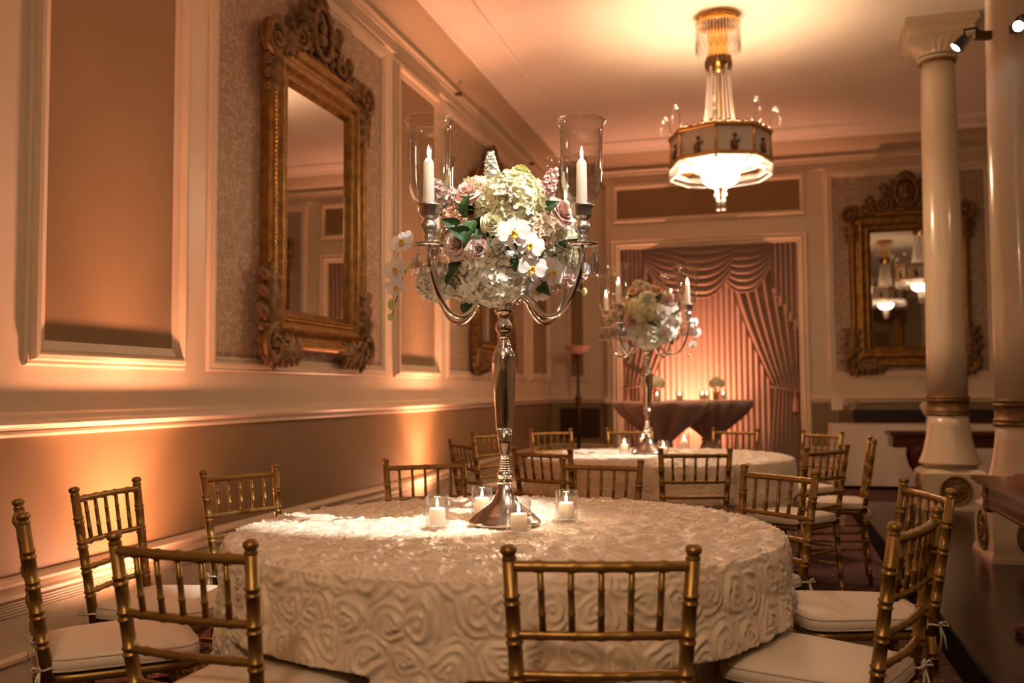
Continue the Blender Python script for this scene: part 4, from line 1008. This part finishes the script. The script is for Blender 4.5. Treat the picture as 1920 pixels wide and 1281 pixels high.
arrangement((C1[0], C1[1], CZ), YAW, 'lush ivory and blush flower ball with white orchids on the nearer candelabra', spec1, lv1, or1, sp1, 5)
def q2(x, y): return (947+(x-335)/2.911*2.07, 434+(y-480)/2.911*2.07)
spec2 = [(k, *q2(x, y), s) for k, x, y, s in [('rose_cream', 295, 310, 1.0), ('rose_peach', 378, 340, 1.0), ('rose_white', 320, 375, 1.15), ('hyd_cream', 255, 440, 0.85), ('hyd_peach', 185, 420, 1.1), ('rose_pink', 228, 510, 1.1), ('stock_pink', 440, 410, 1.0), ('rose_cream', 460, 370, 0.9), ('hyd_white', 330, 600, 0.95), ('hyd_white', 240, 570, 0.75), ('hyd_white', 420, 600, 0.7),
    ('rose_mauve', 505, 470, 0.9), ('stock_white', 480, 540, 0.9), ('hyd_cream', 350, 450, 0.7), ('stock_pink', 200, 620, 0.9), ('hyd_blush', 160, 480, 0.75), ('rose_white', 335, 320, 0.8), ('rose_peach', 250, 345, 0.8), ('hyd_white', 480, 600, 0.6)]]
lv2 = [(*q2(x, y), dx, dz, s) for x, y, dx, dz, s in [(190, 540, -0.5, -0.6, 1.1), (240, 620, 0.3, -0.9, 1.0), (300, 520, 0.7, -0.3, 1.1), (360, 395, 0.4, 0.6, 0.9), (490, 460, 0.6, 0.4, 0.9), (170, 520, -0.9, 0.1, 1.0), (460, 600, 0.4, -0.8, 1.0), (310, 490, 0.9, 0.2, 0.9)]]
or2 = [(*q2(x, y), l, s, R(r), nx) for x, y, l, s, r, nx in [(385, 455, 0.04, 1.0, 0, 0.1), (420, 500, 0.03, 0.95, -15, 0.3), (395, 560, 0.035, 1.0, -20, 0.2), (440, 560, 0.03, 0.85, -30, 0.5)]]
sp2 = [([(0.16, -0.08, 0.95), (0.24, -0.1, 0.92), (0.29, -0.11, 0.86), (0.31, -0.11, 0.78), (0.29, -0.11, 0.70), (0.27, -0.11, 0.65)], [((0.30, -0.12, 0.88), (0.4, -1, 0.2), 0.9), ((0.32, -0.12, 0.81), (0.5, -1, 0), 0.9), ((0.29, -0.12, 0.73), (0.2, -1, -0.2), 0.75)], [((0.27, -0.11, 0.655), 0.012)]),
       ([(-0.13, -0.1, 0.88), (-0.18, -0.12, 0.82), (-0.2, -0.13, 0.74), (-0.19, -0.13, 0.64), (-0.17, -0.13, 0.60)], [((-0.19, -0.135, 0.80), (-0.3, -1, 0.1), 1.0), ((-0.19, -0.14, 0.71), (-0.1, -1, -0.2), 1.0), ((-0.10, -0.15, 0.79), (0, -1, 0), 0.9)], [((-0.15, -0.13, 0.62), 0.012)])]
arrangement((C2[0], C2[1], CZ), YAW+R(4), 'peach, cream and white flower ball on the farther candelabra', spec2, lv2, or2, sp2, 9)

# ---------------------------------------------------------------- votives
VH = 0.098; VR = 0.0375
VG = MB().lathe([(0, 0.0), (VR-0.004, 0.0), (VR, 0.004), (VR, VH-0.001), (VR-0.0012, VH), (VR-0.0024, VH-0.001), (VR-0.0026, 0.010), (VR-0.006, 0.007), (0, 0.007)], 36).mesh('votive_glass', VGLASS)
def votive(x, y, z, where, s=1.0, h=0.052, light=True, grp='glass votives on the tables'):
    g = tag(link('votive_glass', VG), 'clear glass votive cylinder '+where, 'votive glass', grp); g.location = (x, y, z); g.scale = (s, s, s)
    c = thing('votive_candle', 'lit white votive candle inside the glass '+where, 'candle', (x, y, z+0.0072*s), 0, grp.replace('glass votives', 'votive candles')); c.scale = (s, s, s)
    MB().lathe([(0, 0), (0.024, 0), (0.0255, 0.004), (0.0255, h-0.006), (0.023, h), (0.016, h-0.004), (0, h-0.005)], 22).build('wax', WAX, c)
    MB().tube([(0, 0, h-0.006), (0.0005, 0, h+0.005)], 0.0009, 5).build('wick', WICK, c)
    MB().lathe([(0, h+0.0), (0.0035, h+0.005), (0.005, h+0.011), (0.0036, h+0.02), (0.001, h+0.029), (0, h+0.032)], 10).build('flame', FLAME, c)
    if light: lamp('votive_light', 'POINT', (x, y, z+(h+0.022)*s), VOTIVE_W, WARM, 0.012)
def onz(px, py, z):
    r = CF + CR*((px-960)/FPX) - CU*((py-640.5)/FPX); t = (z-CH)/r.z
    return r.x*t, r.y*t
VZ = TH+0.0125
for px, py, wh in ((820, 992, 'left of the nearer candelabra base'), (904, 970, 'behind the nearer candelabra base'), (973, 1004, 'in front of the nearer candelabra base'), (1062, 980, 'right of the nearer candelabra base')):
    x, y = onz(px, py-4, VZ); votive(x, y, VZ, wh)
for px, py, wh in ((1171, 851, 'left of the farther candelabra base'), (1206, 838, 'behind the farther candelabra base'), (1244, 857, 'in front of the farther candelabra base'), (1283, 842, 'right of the farther candelabra base')):
    x, y = onz(px, py-2, VZ); votive(x, y, VZ, wh)
# ---------------------------------------------------------------- curtains in the window recess
def pleated(x0, x1, z0, z1, y, amp, waves, n=160, nz=10, sway=0.0):
    mb = MB()
    def fn(u, v):
        z = z0+(z1-z0)*v; x = x0+(x1-x0)*u
        a = amp*(1-0.25*v)
        return Vector((x+0.006*math.sin(waves*2*PI*u*2), y-a*(0.5+0.5*math.sin(waves*2*PI*u+0.7*math.sin(u*9)))+sway*math.sin(v*3+u*8), z))
    mb.grid(fn, n, nz); return mb
cb_ = tag(pleated(WX0+0.03, WX1-0.03, 0.01, WZ1-0.02, YB+0.37, 0.06, 30, 300, 8).build('curtain', SHEER, None, False), 'pleated pink-lit curtain filling the window behind the cocktail tables', 'curtain')
def tied_drape(xo, xi_top, xi_tie, ztie, xin_bot, y, sgn, label):
    """outer edge xo; inner edge swings from xi_top at the head to xi_tie at the tie, then falls."""
    mb = MB()
    def edge(z):
        if z > ztie:
            t = (WZ1-z)/(WZ1-ztie); return xi_top+(xi_tie-xi_top)*(t**1.5)
        t = (ztie-z)/ztie; return xi_tie+(xin_bot-xi_tie)*math.sin(t*PI/2)
    def fn(u, v):
        z = 0.012+(WZ1-0.03-0.012)*v; xi = edge(z); x = xo+(xi-xo)*u
        w_ = abs(xi-xo); a = 0.03+0.03*min(1, w_)
        return Vector((x, y-a*(0.5+0.5*math.sin(u*2*PI*7+0.5*math.sin(z*2)))-0.03*math.sin(PI*u), z))
    mb.grid(fn, 90, 40)
    d = thing('drape', label, 'curtain', (0, 0, 0), 0, 'tied-back drapes')
    mb.build('cloth', DRAPE, d, False)
    xt = (xo+xi_tie)/2; w_ = abs(xi_tie-xo)/2+0.03
    tb = MB().tube([(xt+w_*math.cos(t), y-0.06+0.07*math.sin(t)-0.02, ztie+0.03*math.cos(t)*sgn) for t in [2*PI*k/24 for k in range(25)]], 0.018, 8, False); tb.build('tieback', DRAPE, d)
    ts = MB().tube([(xo-sgn*0.0+sgn*0.05, y-0.14, ztie), (xo+sgn*0.05, y-0.145, ztie-0.12)], 0.008, 6).lathe([(0, 0), (0.02, -0.01), (0.024, -0.03), (0.015, -0.045), (0.03, -0.06), (0.035, -0.19), (0, -0.19)], 14, (xo+sgn*0.05, y-0.145, ztie-0.11))
    ts.build('tassel', PINKG, d)
tied_drape(WX0+0.02, WX0+0.95, WX0+0.36, 1.25, WX0+0.42, YB+0.20, 1, 'taupe drape tied back at the left of the window')
tied_drape(WX1-0.02, WX1-0.95, WX1-0.34, 1.20, WX1-0.42, YB+0.20, -1, 'taupe drape tied back at the right of the window')
def swag(xa, xb, ztop, drop, y, folds, label, bulge=0.10, top_w=1.0):
    mb = MB(); xm = (xa+xb)/2; hw = (xb-xa)/2
    def fn(u, v):
        s = (u-0.5)*2                       # across
        sag = drop*v*(1-abs(s)**2.2)
        xx = xm+hw*s*(1-0.10*v*(1-abs(s)))
        fold = 0.028*math.sin(v*folds*2*PI)*(1-abs(s)**3)
        yy = y-bulge*math.sin(PI*min(1, 0.25+0.75*v))*(1-s*s)*0.9-fold-0.02
        return Vector((xx, yy, ztop-sag-0.05*v*(0.4+abs(s))))
    mb.grid(fn, 36, 46)
    tr_ = MB().tube([fn(i/36, 1.0) for i in range(37)], 0.012, 6)
    t = thing('swag', label, 'swag valance', (0, 0, 0), 0, 'swagged valance of the window')
    mb.build('cloth', DRAPE, t, False); tr_.build('fringe', DRAPE, t)
ZT = WZ1-0.012
swag(-1.66, -0.62, ZT, 0.62, YB+0.06, 7, 'left swag of the taupe window valance', 0.09)
swag(-0.72, 0.16, ZT, 0.62, YB+0.06, 7, 'right swag of the taupe window valance', 0.09)
swag(-1.36, -0.30, ZT, 0.68, YB+0.0, 7, 'middle swag of the taupe window valance, overlapping its neighbours', 0.09)
def jabot(x0, x1, y, zbot_in, zbot_out, label, n=5):
    mb = MB()
    def fn(u, v):
        x = x0+(x1-x0)*u; st = math.floor(u*n)/n; zb = zbot_in+(zbot_out-zbot_in)*(0.75*u+0.25*st)+0.04*math.sin(u*n*2*PI)
        return Vector((x+0.02*math.sin(u*n*2*PI)*v, y-0.045*(0.5+0.5*math.cos(u*n*2*PI)), zb+(ZT-zb)*(1-v)))
    mb.grid(fn, 80, 14)
    t = thing('jabot', label, 'valance tail', (0, 0, 0), 0, 'pleated tails of the valance')
    mb.build('cloth', DRAPE, t, False)
    MB().tube([fn(i/80, 1.0) for i in range(81)], 0.011, 6).build('fringe', DRAPE, t)
jabot(0.07, WX1-0.015, YB+0.05, 2.50, 1.98, 'pleated cascade tail at the right end of the valance')
jabot(-1.60, WX0+0.045, YB+0.05, 2.55, 1.98, 'pleated cascade tail at the left end of the valance')

# ---------------------------------------------------------------- cocktail tables before the window
def cocktail(x, y, rz, label_t, label_c):
    t = thing('cocktail_table', label_t, 'table', (x, y, 0), 0, 'tall cocktail tables')
    MB().lathe([(0, 1.05), (0.45, 1.05), (0.455, 1.06), (0.45, 1.075), (0, 1.075)], 40).build('tabletop', MAHOG2, t)
    MB().lathe([(0.03, 0.03), (0.03, 1.05)], 16).build('pole', BLACKM, t)
    MB().lathe([(0, 0), (0.20, 0), (0.20, 0.012), (0.05, 0.03), (0, 0.03)], 28).build('base', BLACKM, t)
    mb = MB(); n = 160; rows = []
    prof_ = [(0.0, 1.082, 0), (0.30, 1.082, 0), (0.455, 1.081, 0), (0.48, 1.079, 0.02), (0.487, 1.068, 0.08), (0.46, 1.02, 0.3), (0.40, 0.95, 0.6), (0.32, 0.88, 0.9), (0.235, 0.81, 1), (0.155, 0.74, 0.9), (0.10, 0.685, 0.6), (0.078, 0.655, 0.3), (0.085, 0.63, 0.4), (0.125, 0.50, 0.8), (0.19, 0.28, 1), (0.28, 0.008, 1)]
    vs = []
    for r, z, f_ in prof_:
        for k in range(n):
            a = 2*PI*k/n
            rr = r*(1+f_*(0.085*math.sin(a*13+1.2*math.sin(a*2))+0.05*math.sin(a*21+z*5)+0.06*math.sin(a*5)))
            vs.append((rr*math.cos(a), rr*math.sin(a), z))
    m = len(prof_)
    mb.add(vs, [(i*n+k, i*n+(k+1) % n, (i+1)*n+(k+1) % n, (i+1)*n+k) for i in range(m-1) for k in range(n)])
    c = thing('cocktail_cloth', label_c, 'tablecloth', (x, y, 0), rz, 'mauve cocktail cloths')
    mb.build('cloth', MAUVE, c, True)
    MB().tube([(0.088*math.cos(a), 0.088*math.sin(a), 0.655+0.008*math.sin(a*3)) for a in [2*PI*k/24 for k in range(25)]], 0.016, 8, False).sphere((0, -0.10, 0.655), 0.035, 10, 7, (1.2, 0.6, 0.8)).build('sash', MAUVE, c)
cocktail(-1.02, 9.36, 0.3, 'tall cocktail table nearer the viewer, under mauve satin', 'mauve satin cloth gathered at the waist of the nearer cocktail table')
cocktail(-0.62, 10.5, 1.7, 'tall cocktail table closer to the window, half hidden by the other', 'mauve satin cloth gathered at the waist of the cocktail table closer to the window')
KZ = 1.084
def posy(x, y, label, s=1.0):
    v = tag(MB().lathe([(0, 0), (0.028, 0), (0.032, 0.004), (0.036, 0.085), (0.038, 0.09), (0.034, 0.09), (0.031, 0.01), (0, 0.008)], 24).build('posy_vase', BRASS), 'small gold vase of the '+label[len('posy of '):], 'vase', 'posy vases'); v.location = (x, y, KZ)
    p = thing('posy', label, 'flowers', (x, y, KZ+0.085), 0, 'small posies on the cocktail tables')
    MB().tube([(0, 0, -0.07), (0, 0, 0.04)], 0.012, 7).build('stem', STEMG, p)
    for k in range(7):
        a = k*2*PI/6; n = Vector((math.cos(a)*0.8, math.sin(a)*0.8, 0.6)) if k < 6 else Vector((0, 0, 1))
        key = ('hyd_cream', 'rose_white', 'hyd_white', 'rose_mauve', 'hyd_cream', 'rose_cream', 'hyd_white')[k]
        add_part(p, 'hydrangea' if key[0] == 'h' else 'rose', ME[key], Vector((0, 0, 0.06))+n.normalized()*0.055*s, frame_from(n), (0.55 if key[0] == 'h' else 0.95)*s)
posy(-1.08, 9.42, 'posy of cream flowers on the nearer cocktail table')
posy(-0.55, 10.45, 'posy of white flowers on the cocktail table closer to the window')
x, y = onz(1230, 757, KZ)
for px, Y, wh in ((1232, 9.15, 'left on the nearer cocktail table'), (1274, 9.30, 'right on the nearer cocktail table'), (1317, 10.28, 'left on the cocktail table by the window'), (1325, 10.42, 'second from left near the window'), (1356, 10.38, 'right on the cocktail table by the window')):
    r = CF + CR*((px-960)/FPX) - CU*((752-640.5)/FPX); X = r.x*Y/r.y
    votive(X, Y, KZ, wh, 1.0, 0.052, False, 'glass votives on the cocktail tables')

# ---------------------------------------------------------------- torchiere in the alcove
lp = thing('floor_lamp', 'dark bronze torchiere floor lamp with pink alabaster bowl in the corner', 'floor lamp', (-2.50, 12.55, 0))
MB().lathe([(0, 0), (0.15, 0), (0.15, 0.012), (0.12, 0.03), (0.05, 0.05), (0.03, 0.08), (0, 0.08)], 28).build('base', BRONZE, lp)
MB().lathe([(0.022, 0.07), (0.022, 0.98), (0.03, 1.0), (0.045, 1.02), (0.03, 1.04), (0.05, 1.07), (0.045, 1.11), (0.025, 1.13), (0.02, 1.15), (0.02, 1.58), (0.03, 1.60), (0.045, 1.66), (0.05, 1.69), (0.02, 1.70)], 20).build('pole', BRONZE, lp)
MB().lathe([(0.03, 1.69), (0.08, 1.705), (0.13, 1.735), (0.165, 1.775), (0.185, 1.805), (0.18, 1.807), (0.16, 1.78), (0.125, 1.742), (0.08, 1.714), (0, 1.70)], 32).build('lamp_shade', PINKG, lp)
MB().lathe([(0, 1.40), (0.012, 1.40), (0.012, 1.415), (0, 1.42)], 10, (0.028, 0, 0)).build('switch', BRASS, lp)

# ---------------------------------------------------------------- right-hand furniture
wt = thing('banquet_table', 'long banquet table hidden under the plain white cloth at the end wall', 'table', (1.95, 12.25, 0))
MB().bbox((-1.2, -0.35, 0.73), (1.2, 0.35, 0.755)).build('tabletop', MAHOG2, wt)
for sx in (-1, 1):
    for sy in (-1, 1): MB().tube([(sx*1.1, sy*0.28, 0), (sx*1.1, sy*0.28, 0.73)], 0.018, 8).build('leg', BLACKM, wt)
cw = MB()
def skirt(u, v):
    per = [(-1.22, 0.36), (-1.22, -0.37), (1.22, -0.37), (1.22, 0.36)]
    L_ = [0.73, 2.44, 0.73]; t = u*sum(L_); i = 0
    while i < 2 and t > L_[i]: t -= L_[i]; i += 1
    a, b = Vector(per[i]), Vector(per[i+1]); q = a.lerp(b, min(1, t/L_[i])); d = (b-a).normalized(); nn = Vector((d.y, -d.x))
    q = q+nn*(0.012*v*math.sin(u*70)+0.03*v)
    return Vector((q.x, q.y, 0.762-0.72*v))
cw.grid(skirt, 240, 8); cw.bbox((-1.22, -0.37, 0.757), (1.22, 0.36, 0.764))
wc = tag(cw.build('table_linen', WHITEC, None, False), 'plain white cloth hanging to the floor over the long table at the end wall', 'tablecloth'); wc.location = (1.95, 12.25, 0)
# dark shelf-like object standing behind on the long table
bs = thing('dark_riser', 'long low black stand at the back of the white-clothed table', 'stand', (2.05, 12.44, 0.7645))
MB().bbox((-1.05, -0.08, 0.045), (1.05, 0.08, 0.17)).build('shelf', BLACKM, bs)
for sx in (-1, 0, 1): MB().bbox((sx*0.98-0.02, -0.07, 0), (sx*0.98+0.02, 0.07, 0.045)).build('foot', BLACKM, bs)
cdp = thing('place_card', 'small white card in a holder at the left end of the white-clothed table', 'card', (0.83, 12.35, 0.7645))
MB().box((0, 0, 0.24), (0.14, 0.004, 0.15)).build('card', WHITEC, cdp)
MB().lathe([(0, 0), (0.04, 0), (0.038, 0.006), (0.004, 0.012), (0.003, 0.19), (0, 0.19)], 14, (0, 0.006, 0)).build('holder', SILVER, cdp)
gg = thing('goblet', 'clear stemmed glass beside the small white card', 'glass', (0.99, 12.28, 0.7645))
MB().lathe([(0, 0), (0.05, 0), (0.045, 0.006), (0.008, 0.016), (0.006, 0.14), (0.012, 0.15)], 20).build('stem', GLASS, gg)
MB().lathe([(0.012, 0.15), (0.05, 0.17), (0.075, 0.21), (0.08, 0.25), (0.07, 0.30), (0.068, 0.30), (0.077, 0.25), (0.07, 0.21), (0.04, 0.172), (0, 0.158)], 28).build('bowl', GLASS, gg)
bw = thing('napkin_bundle', 'white gathered napkin standing on the clothed table beside the column', 'napkin', (1.86, 12.08, 0.7645))
nb = MB(); nb.lathe([(0.04, 0.0), (0.05, 0.02), (0.03, 0.07), (0.075, 0.15), (0.10, 0.21), (0.085, 0.255), (0.04, 0.27), (0, 0.262)], 28)
nb.v = [(x*(1+0.16*math.sin(math.atan2(y, x)*7)), y*(1+0.16*math.sin(math.atan2(y, x)*7)), z) for x, y, z in nb.v]; nb.build('cloth', WHITEC, bw)
MB().tube([(0.036*math.cos(a), 0.036*math.sin(a), 0.07) for a in [2*PI*k/16 for k in range(17)]], 0.006, 6, False).build('tie', CUSH, bw)

# mahogany console with cabriole legs in front of the white-clothed table
cn = thing('console_table', 'dark mahogany console table with cabriole legs before the white cloth', 'table', (2.02, 10.75, 0))
L2 = 0.80
MB().slab([(-L2, -0.24), (L2, -0.24), (L2, 0.24), (-L2, 0.24)], 0.70, 0.725).slab([(-L2+0.012, -0.228), (L2-0.012, -0.228), (L2-0.012, 0.228), (-L2+0.012, 0.228)], 0.725, 0.735).build('tabletop', MAHOG, cn)
MB().bbox((-L2+0.03, -0.21, 0.575), (L2-0.03, 0.21, 0.70)).build('apron', MAHOG, cn)
for sx in (-1, 1):
    for sy in (-1, 1):
        x0, y0 = sx*0.50, sy*0.17
        g = MB().tube([(x0-sx*0.0, y0, 0.585), (x0+sx*0.02, y0, 0.54), (x0+sx*0.035, y0, 0.47), (x0+sx*0.02, y0, 0.38), (x0-sx*0.04, y0, 0.27), (x0-sx*0.07, y0, 0.16), (x0-sx*0.06, y0, 0.08), (x0-sx*0.02, y0, 0.03), (x0, y0, 0.012)], [0.075, 0.072, 0.062, 0.050, 0.040, 0.032, 0.028, 0.030, 0.026], 10, True, 0.6)
        g.sphere((x0-sx*0.01, y0, 0.032), 0.032, 10, 6, (1.4, 1, 1)); g.build('leg', MAHOG, cn)
# near console at right edge, on the raised floor
c2 = thing('side_table', 'polished mahogany side table at the right edge, cropped by the frame', 'table', (1.195, 4.12, PZ))
HW, HL, TZ = 0.235, 0.68, 0.615
MB().slab([(-HW-0.045, -HL-0.045), (HW, -HL-0.045), (HW, HL+0.045), (-HW-0.045, HL+0.045)], TZ, TZ+0.018).slab([(-HW-0.03, -HL-0.03), (HW, -HL-0.03), (HW, HL+0.03), (-HW-0.03, HL+0.03)], TZ-0.014, TZ).build('tabletop', MAHOG2, c2)
ap = MB().bbox((-HW, -HL, TZ-0.115), (HW, HL, TZ-0.014)); ap.bbox((-HW-0.012, -HL-0.012, TZ-0.075), (HW, HL+0.012, TZ-0.065)); ap.bbox((-HW-0.008, -HL-0.008, TZ-0.118), (HW, HL+0.008, TZ-0.108)); ap.build('apron', MAHOG2, c2)
for sx, sy in ((-1, -1), (-1, 1), (1, -1), (1, 1)):
    MB().bbox((sx*(HW-0.03)-0.035, sy*(HL-0.03)-0.035, TZ-0.14), (sx*(HW-0.03)+0.035, sy*(HL-0.03)+0.035, TZ-0.02)).build('corner_block', MAHOG2, c2)
MB().lathe([(0.20, 0.0), (0.21, 0.03), (0.10, 0.07), (0.06, 0.12), (0.09, 0.22), (0.10, 0.30), (0.06, 0.40), (0.07, 0.47), (0.14, 0.50)], 28, (0, -0.30, 0)).build('pedestal', MAHOG, c2)
MB().lathe([(0.20, 0.0), (0.21, 0.03), (0.10, 0.07), (0.06, 0.12), (0.09, 0.22), (0.10, 0.30), (0.06, 0.40), (0.07, 0.47), (0.14, 0.50)], 28, (0, 0.30, 0)).build('pedestal', MAHOG, c2)
ty = thing('wooden_tray', 'flat reddish wooden folder lying on the side table at right', 'tray', (1.28, 4.30, PZ+TZ+0.0185), R(2))
MB().bbox((-0.20, -0.38, 0), (0.20, 0.38, 0.016)).build('board', MAHOG2, ty)
MB().bbox((-0.205, -0.385, 0.016), (0.205, 0.385, 0.022)).build('cover', MAHOG2, ty)

# ---------------------------------------------------------------- uplights
def uplight(x, y, target, watts, col, label, spot=80, size=0.05):
    u = thing('uplight', label, 'uplight', (x, y, 0), 0, 'black floor uplights')
    tgt = Vector(target)-Vector((x, y, 0.16)); q = tgt.to_track_quat('Z', 'Y').to_matrix()
    MB().lathe([(0, -0.11), (0.06, -0.105), (0.085, -0.08), (0.09, 0.05), (0.097, 0.055), (0.097, 0.075), (0.085, 0.075), (0.082, 0.055), (0, 0.05)], 32, (0, 0, 0.16), q).build('can', BLACKM, u)
    MB().lathe([(0, 0.058), (0.08, 0.058), (0.08, 0.061), (0, 0.064)], 28, (0, 0, 0.16), q).build('lens', LENSE, u)
    for s in (-1, 1): MB().box((0, s*0.106, 0.09), (0.03, 0.006, 0.17)).build('bracket', BLACKM, u)
    MB().bbox((-0.07, -0.11, 0), (0.07, 0.11, 0.008)).build('foot', BLACKM, u)
    for s in (-1, 1): MB().lathe([(0, 0), (0.014, 0), (0.014, 0.018), (0, 0.02)], 10, (0, s*0.108, 0.16), Matrix.Rotation(-s*PI/2, 3, 'X')).build('knob', BLACKM, u)
    d = tgt.normalized()
    lamp('uplight_lamp', 'SPOT', (Vector((x, y, 0.16))+d*0.085), watts, col, size, R(spot), 1.0, target)
    lamp('uplight_spill', 'SPOT', (Vector((x, y, 0.16))+d*0.085), SPILL_W, col, size, R(165), 1.0, target)
    if spot < 85: lamp('uplight_beam', 'SPOT', (Vector((x, y, 0.16))+d*0.085), BEAM_W, col, size, R(36), 1.0, (XL+0.15, y, 4.3))
uplight(-2.62, 3.80, (-2.84, 3.78, 1.3), UPLIGHT_W, AMBER, 'black uplight on the floor behind the left chairs, nearest')
uplight(-2.62, 7.78, (-2.84, 7.76, 1.3), UPLIGHT_W, AMBER, 'black uplight on the floor at the wall behind the near table')
uplight(-0.95, 12.42, (-0.95, 12.95, 1.7), BAY_W, AMBER, 'black uplight on the floor in front of the pleated curtain', 90)

# ---------------------------------------------------------------- pin spotlights
def pin(pos, clamp, target, watts, label, power=True):
    t = thing('pin_spotlight', label, 'spotlight', pos, 0, 'clamp-on pin spotlights')
    P0 = Vector(pos); cl = Vector(clamp)-P0; d = (Vector(target)-P0).normalized(); q = d.to_track_quat('Z', 'Y').to_matrix()
    MB().lathe([(0, -0.05), (0.02, -0.048), (0.028, -0.03), (0.033, 0.03), (0.036, 0.032), (0.036, 0.04), (0.030, 0.04), (0.0, 0.03)], 22, M=q).build('head', BLACKM, t)
    MB().lathe([(0, 0.036), (0.030, 0.036), (0.030, 0.040), (0.018, 0.046), (0, 0.048)], 20, M=q).build('lens', PINE, t)
    a = -d*0.04; MB().tube([a, a+Vector((0, 0, 0.05)), a*0.5+cl*0.45+Vector((0, 0, 0.07)), cl*0.72+Vector((0, 0, 0.035))], 0.008, 8).build('arm', BLACKM, t)
    dd = cl.normalized(); ang = math.atan2(dd.y, dd.x)
    MB().box(cl*0.84+Vector((0, 0, 0.03)), (0.16, 0.035, 0.05), ang).build('clamp', BRONZE, t)
    if power: lamp('pin_lamp', 'SPOT', P0+d*0.06, watts, PIN_COL, 0.02, R(17.5), 0.5, target)
def on_px(px, py, Y):
    r = CF + CR*((px-960)/FPX) - CU*((py-640.5)/FPX); t = Y/r.y
    return (r.x*t, Y, CH+r.z*t)
a = on_px(1800, 80, 6.30)
pin(a, (1.40, 6.36, a[2]+0.02), (-0.72, 6.35, 1.25), PIN_W*0.5, 'small clamp-on spotlight glaring white left of the nearer column')
b = on_px(1914, 46, 6.16)
pin(b, (1.50, 6.28, b[2]-0.02), (-0.83, 2.94, 1.2), PIN_W*0.06, 'small clamp-on spotlight glaring white on the face of the nearer column, cropped at right')
pin((1.05, 1.75, 4.28), (1.05, 1.75, 4.45), (-0.90, 2.97, 1.40), PIN_W*0.85, 'small ceiling-mounted spotlight right of the near table, above the frame')
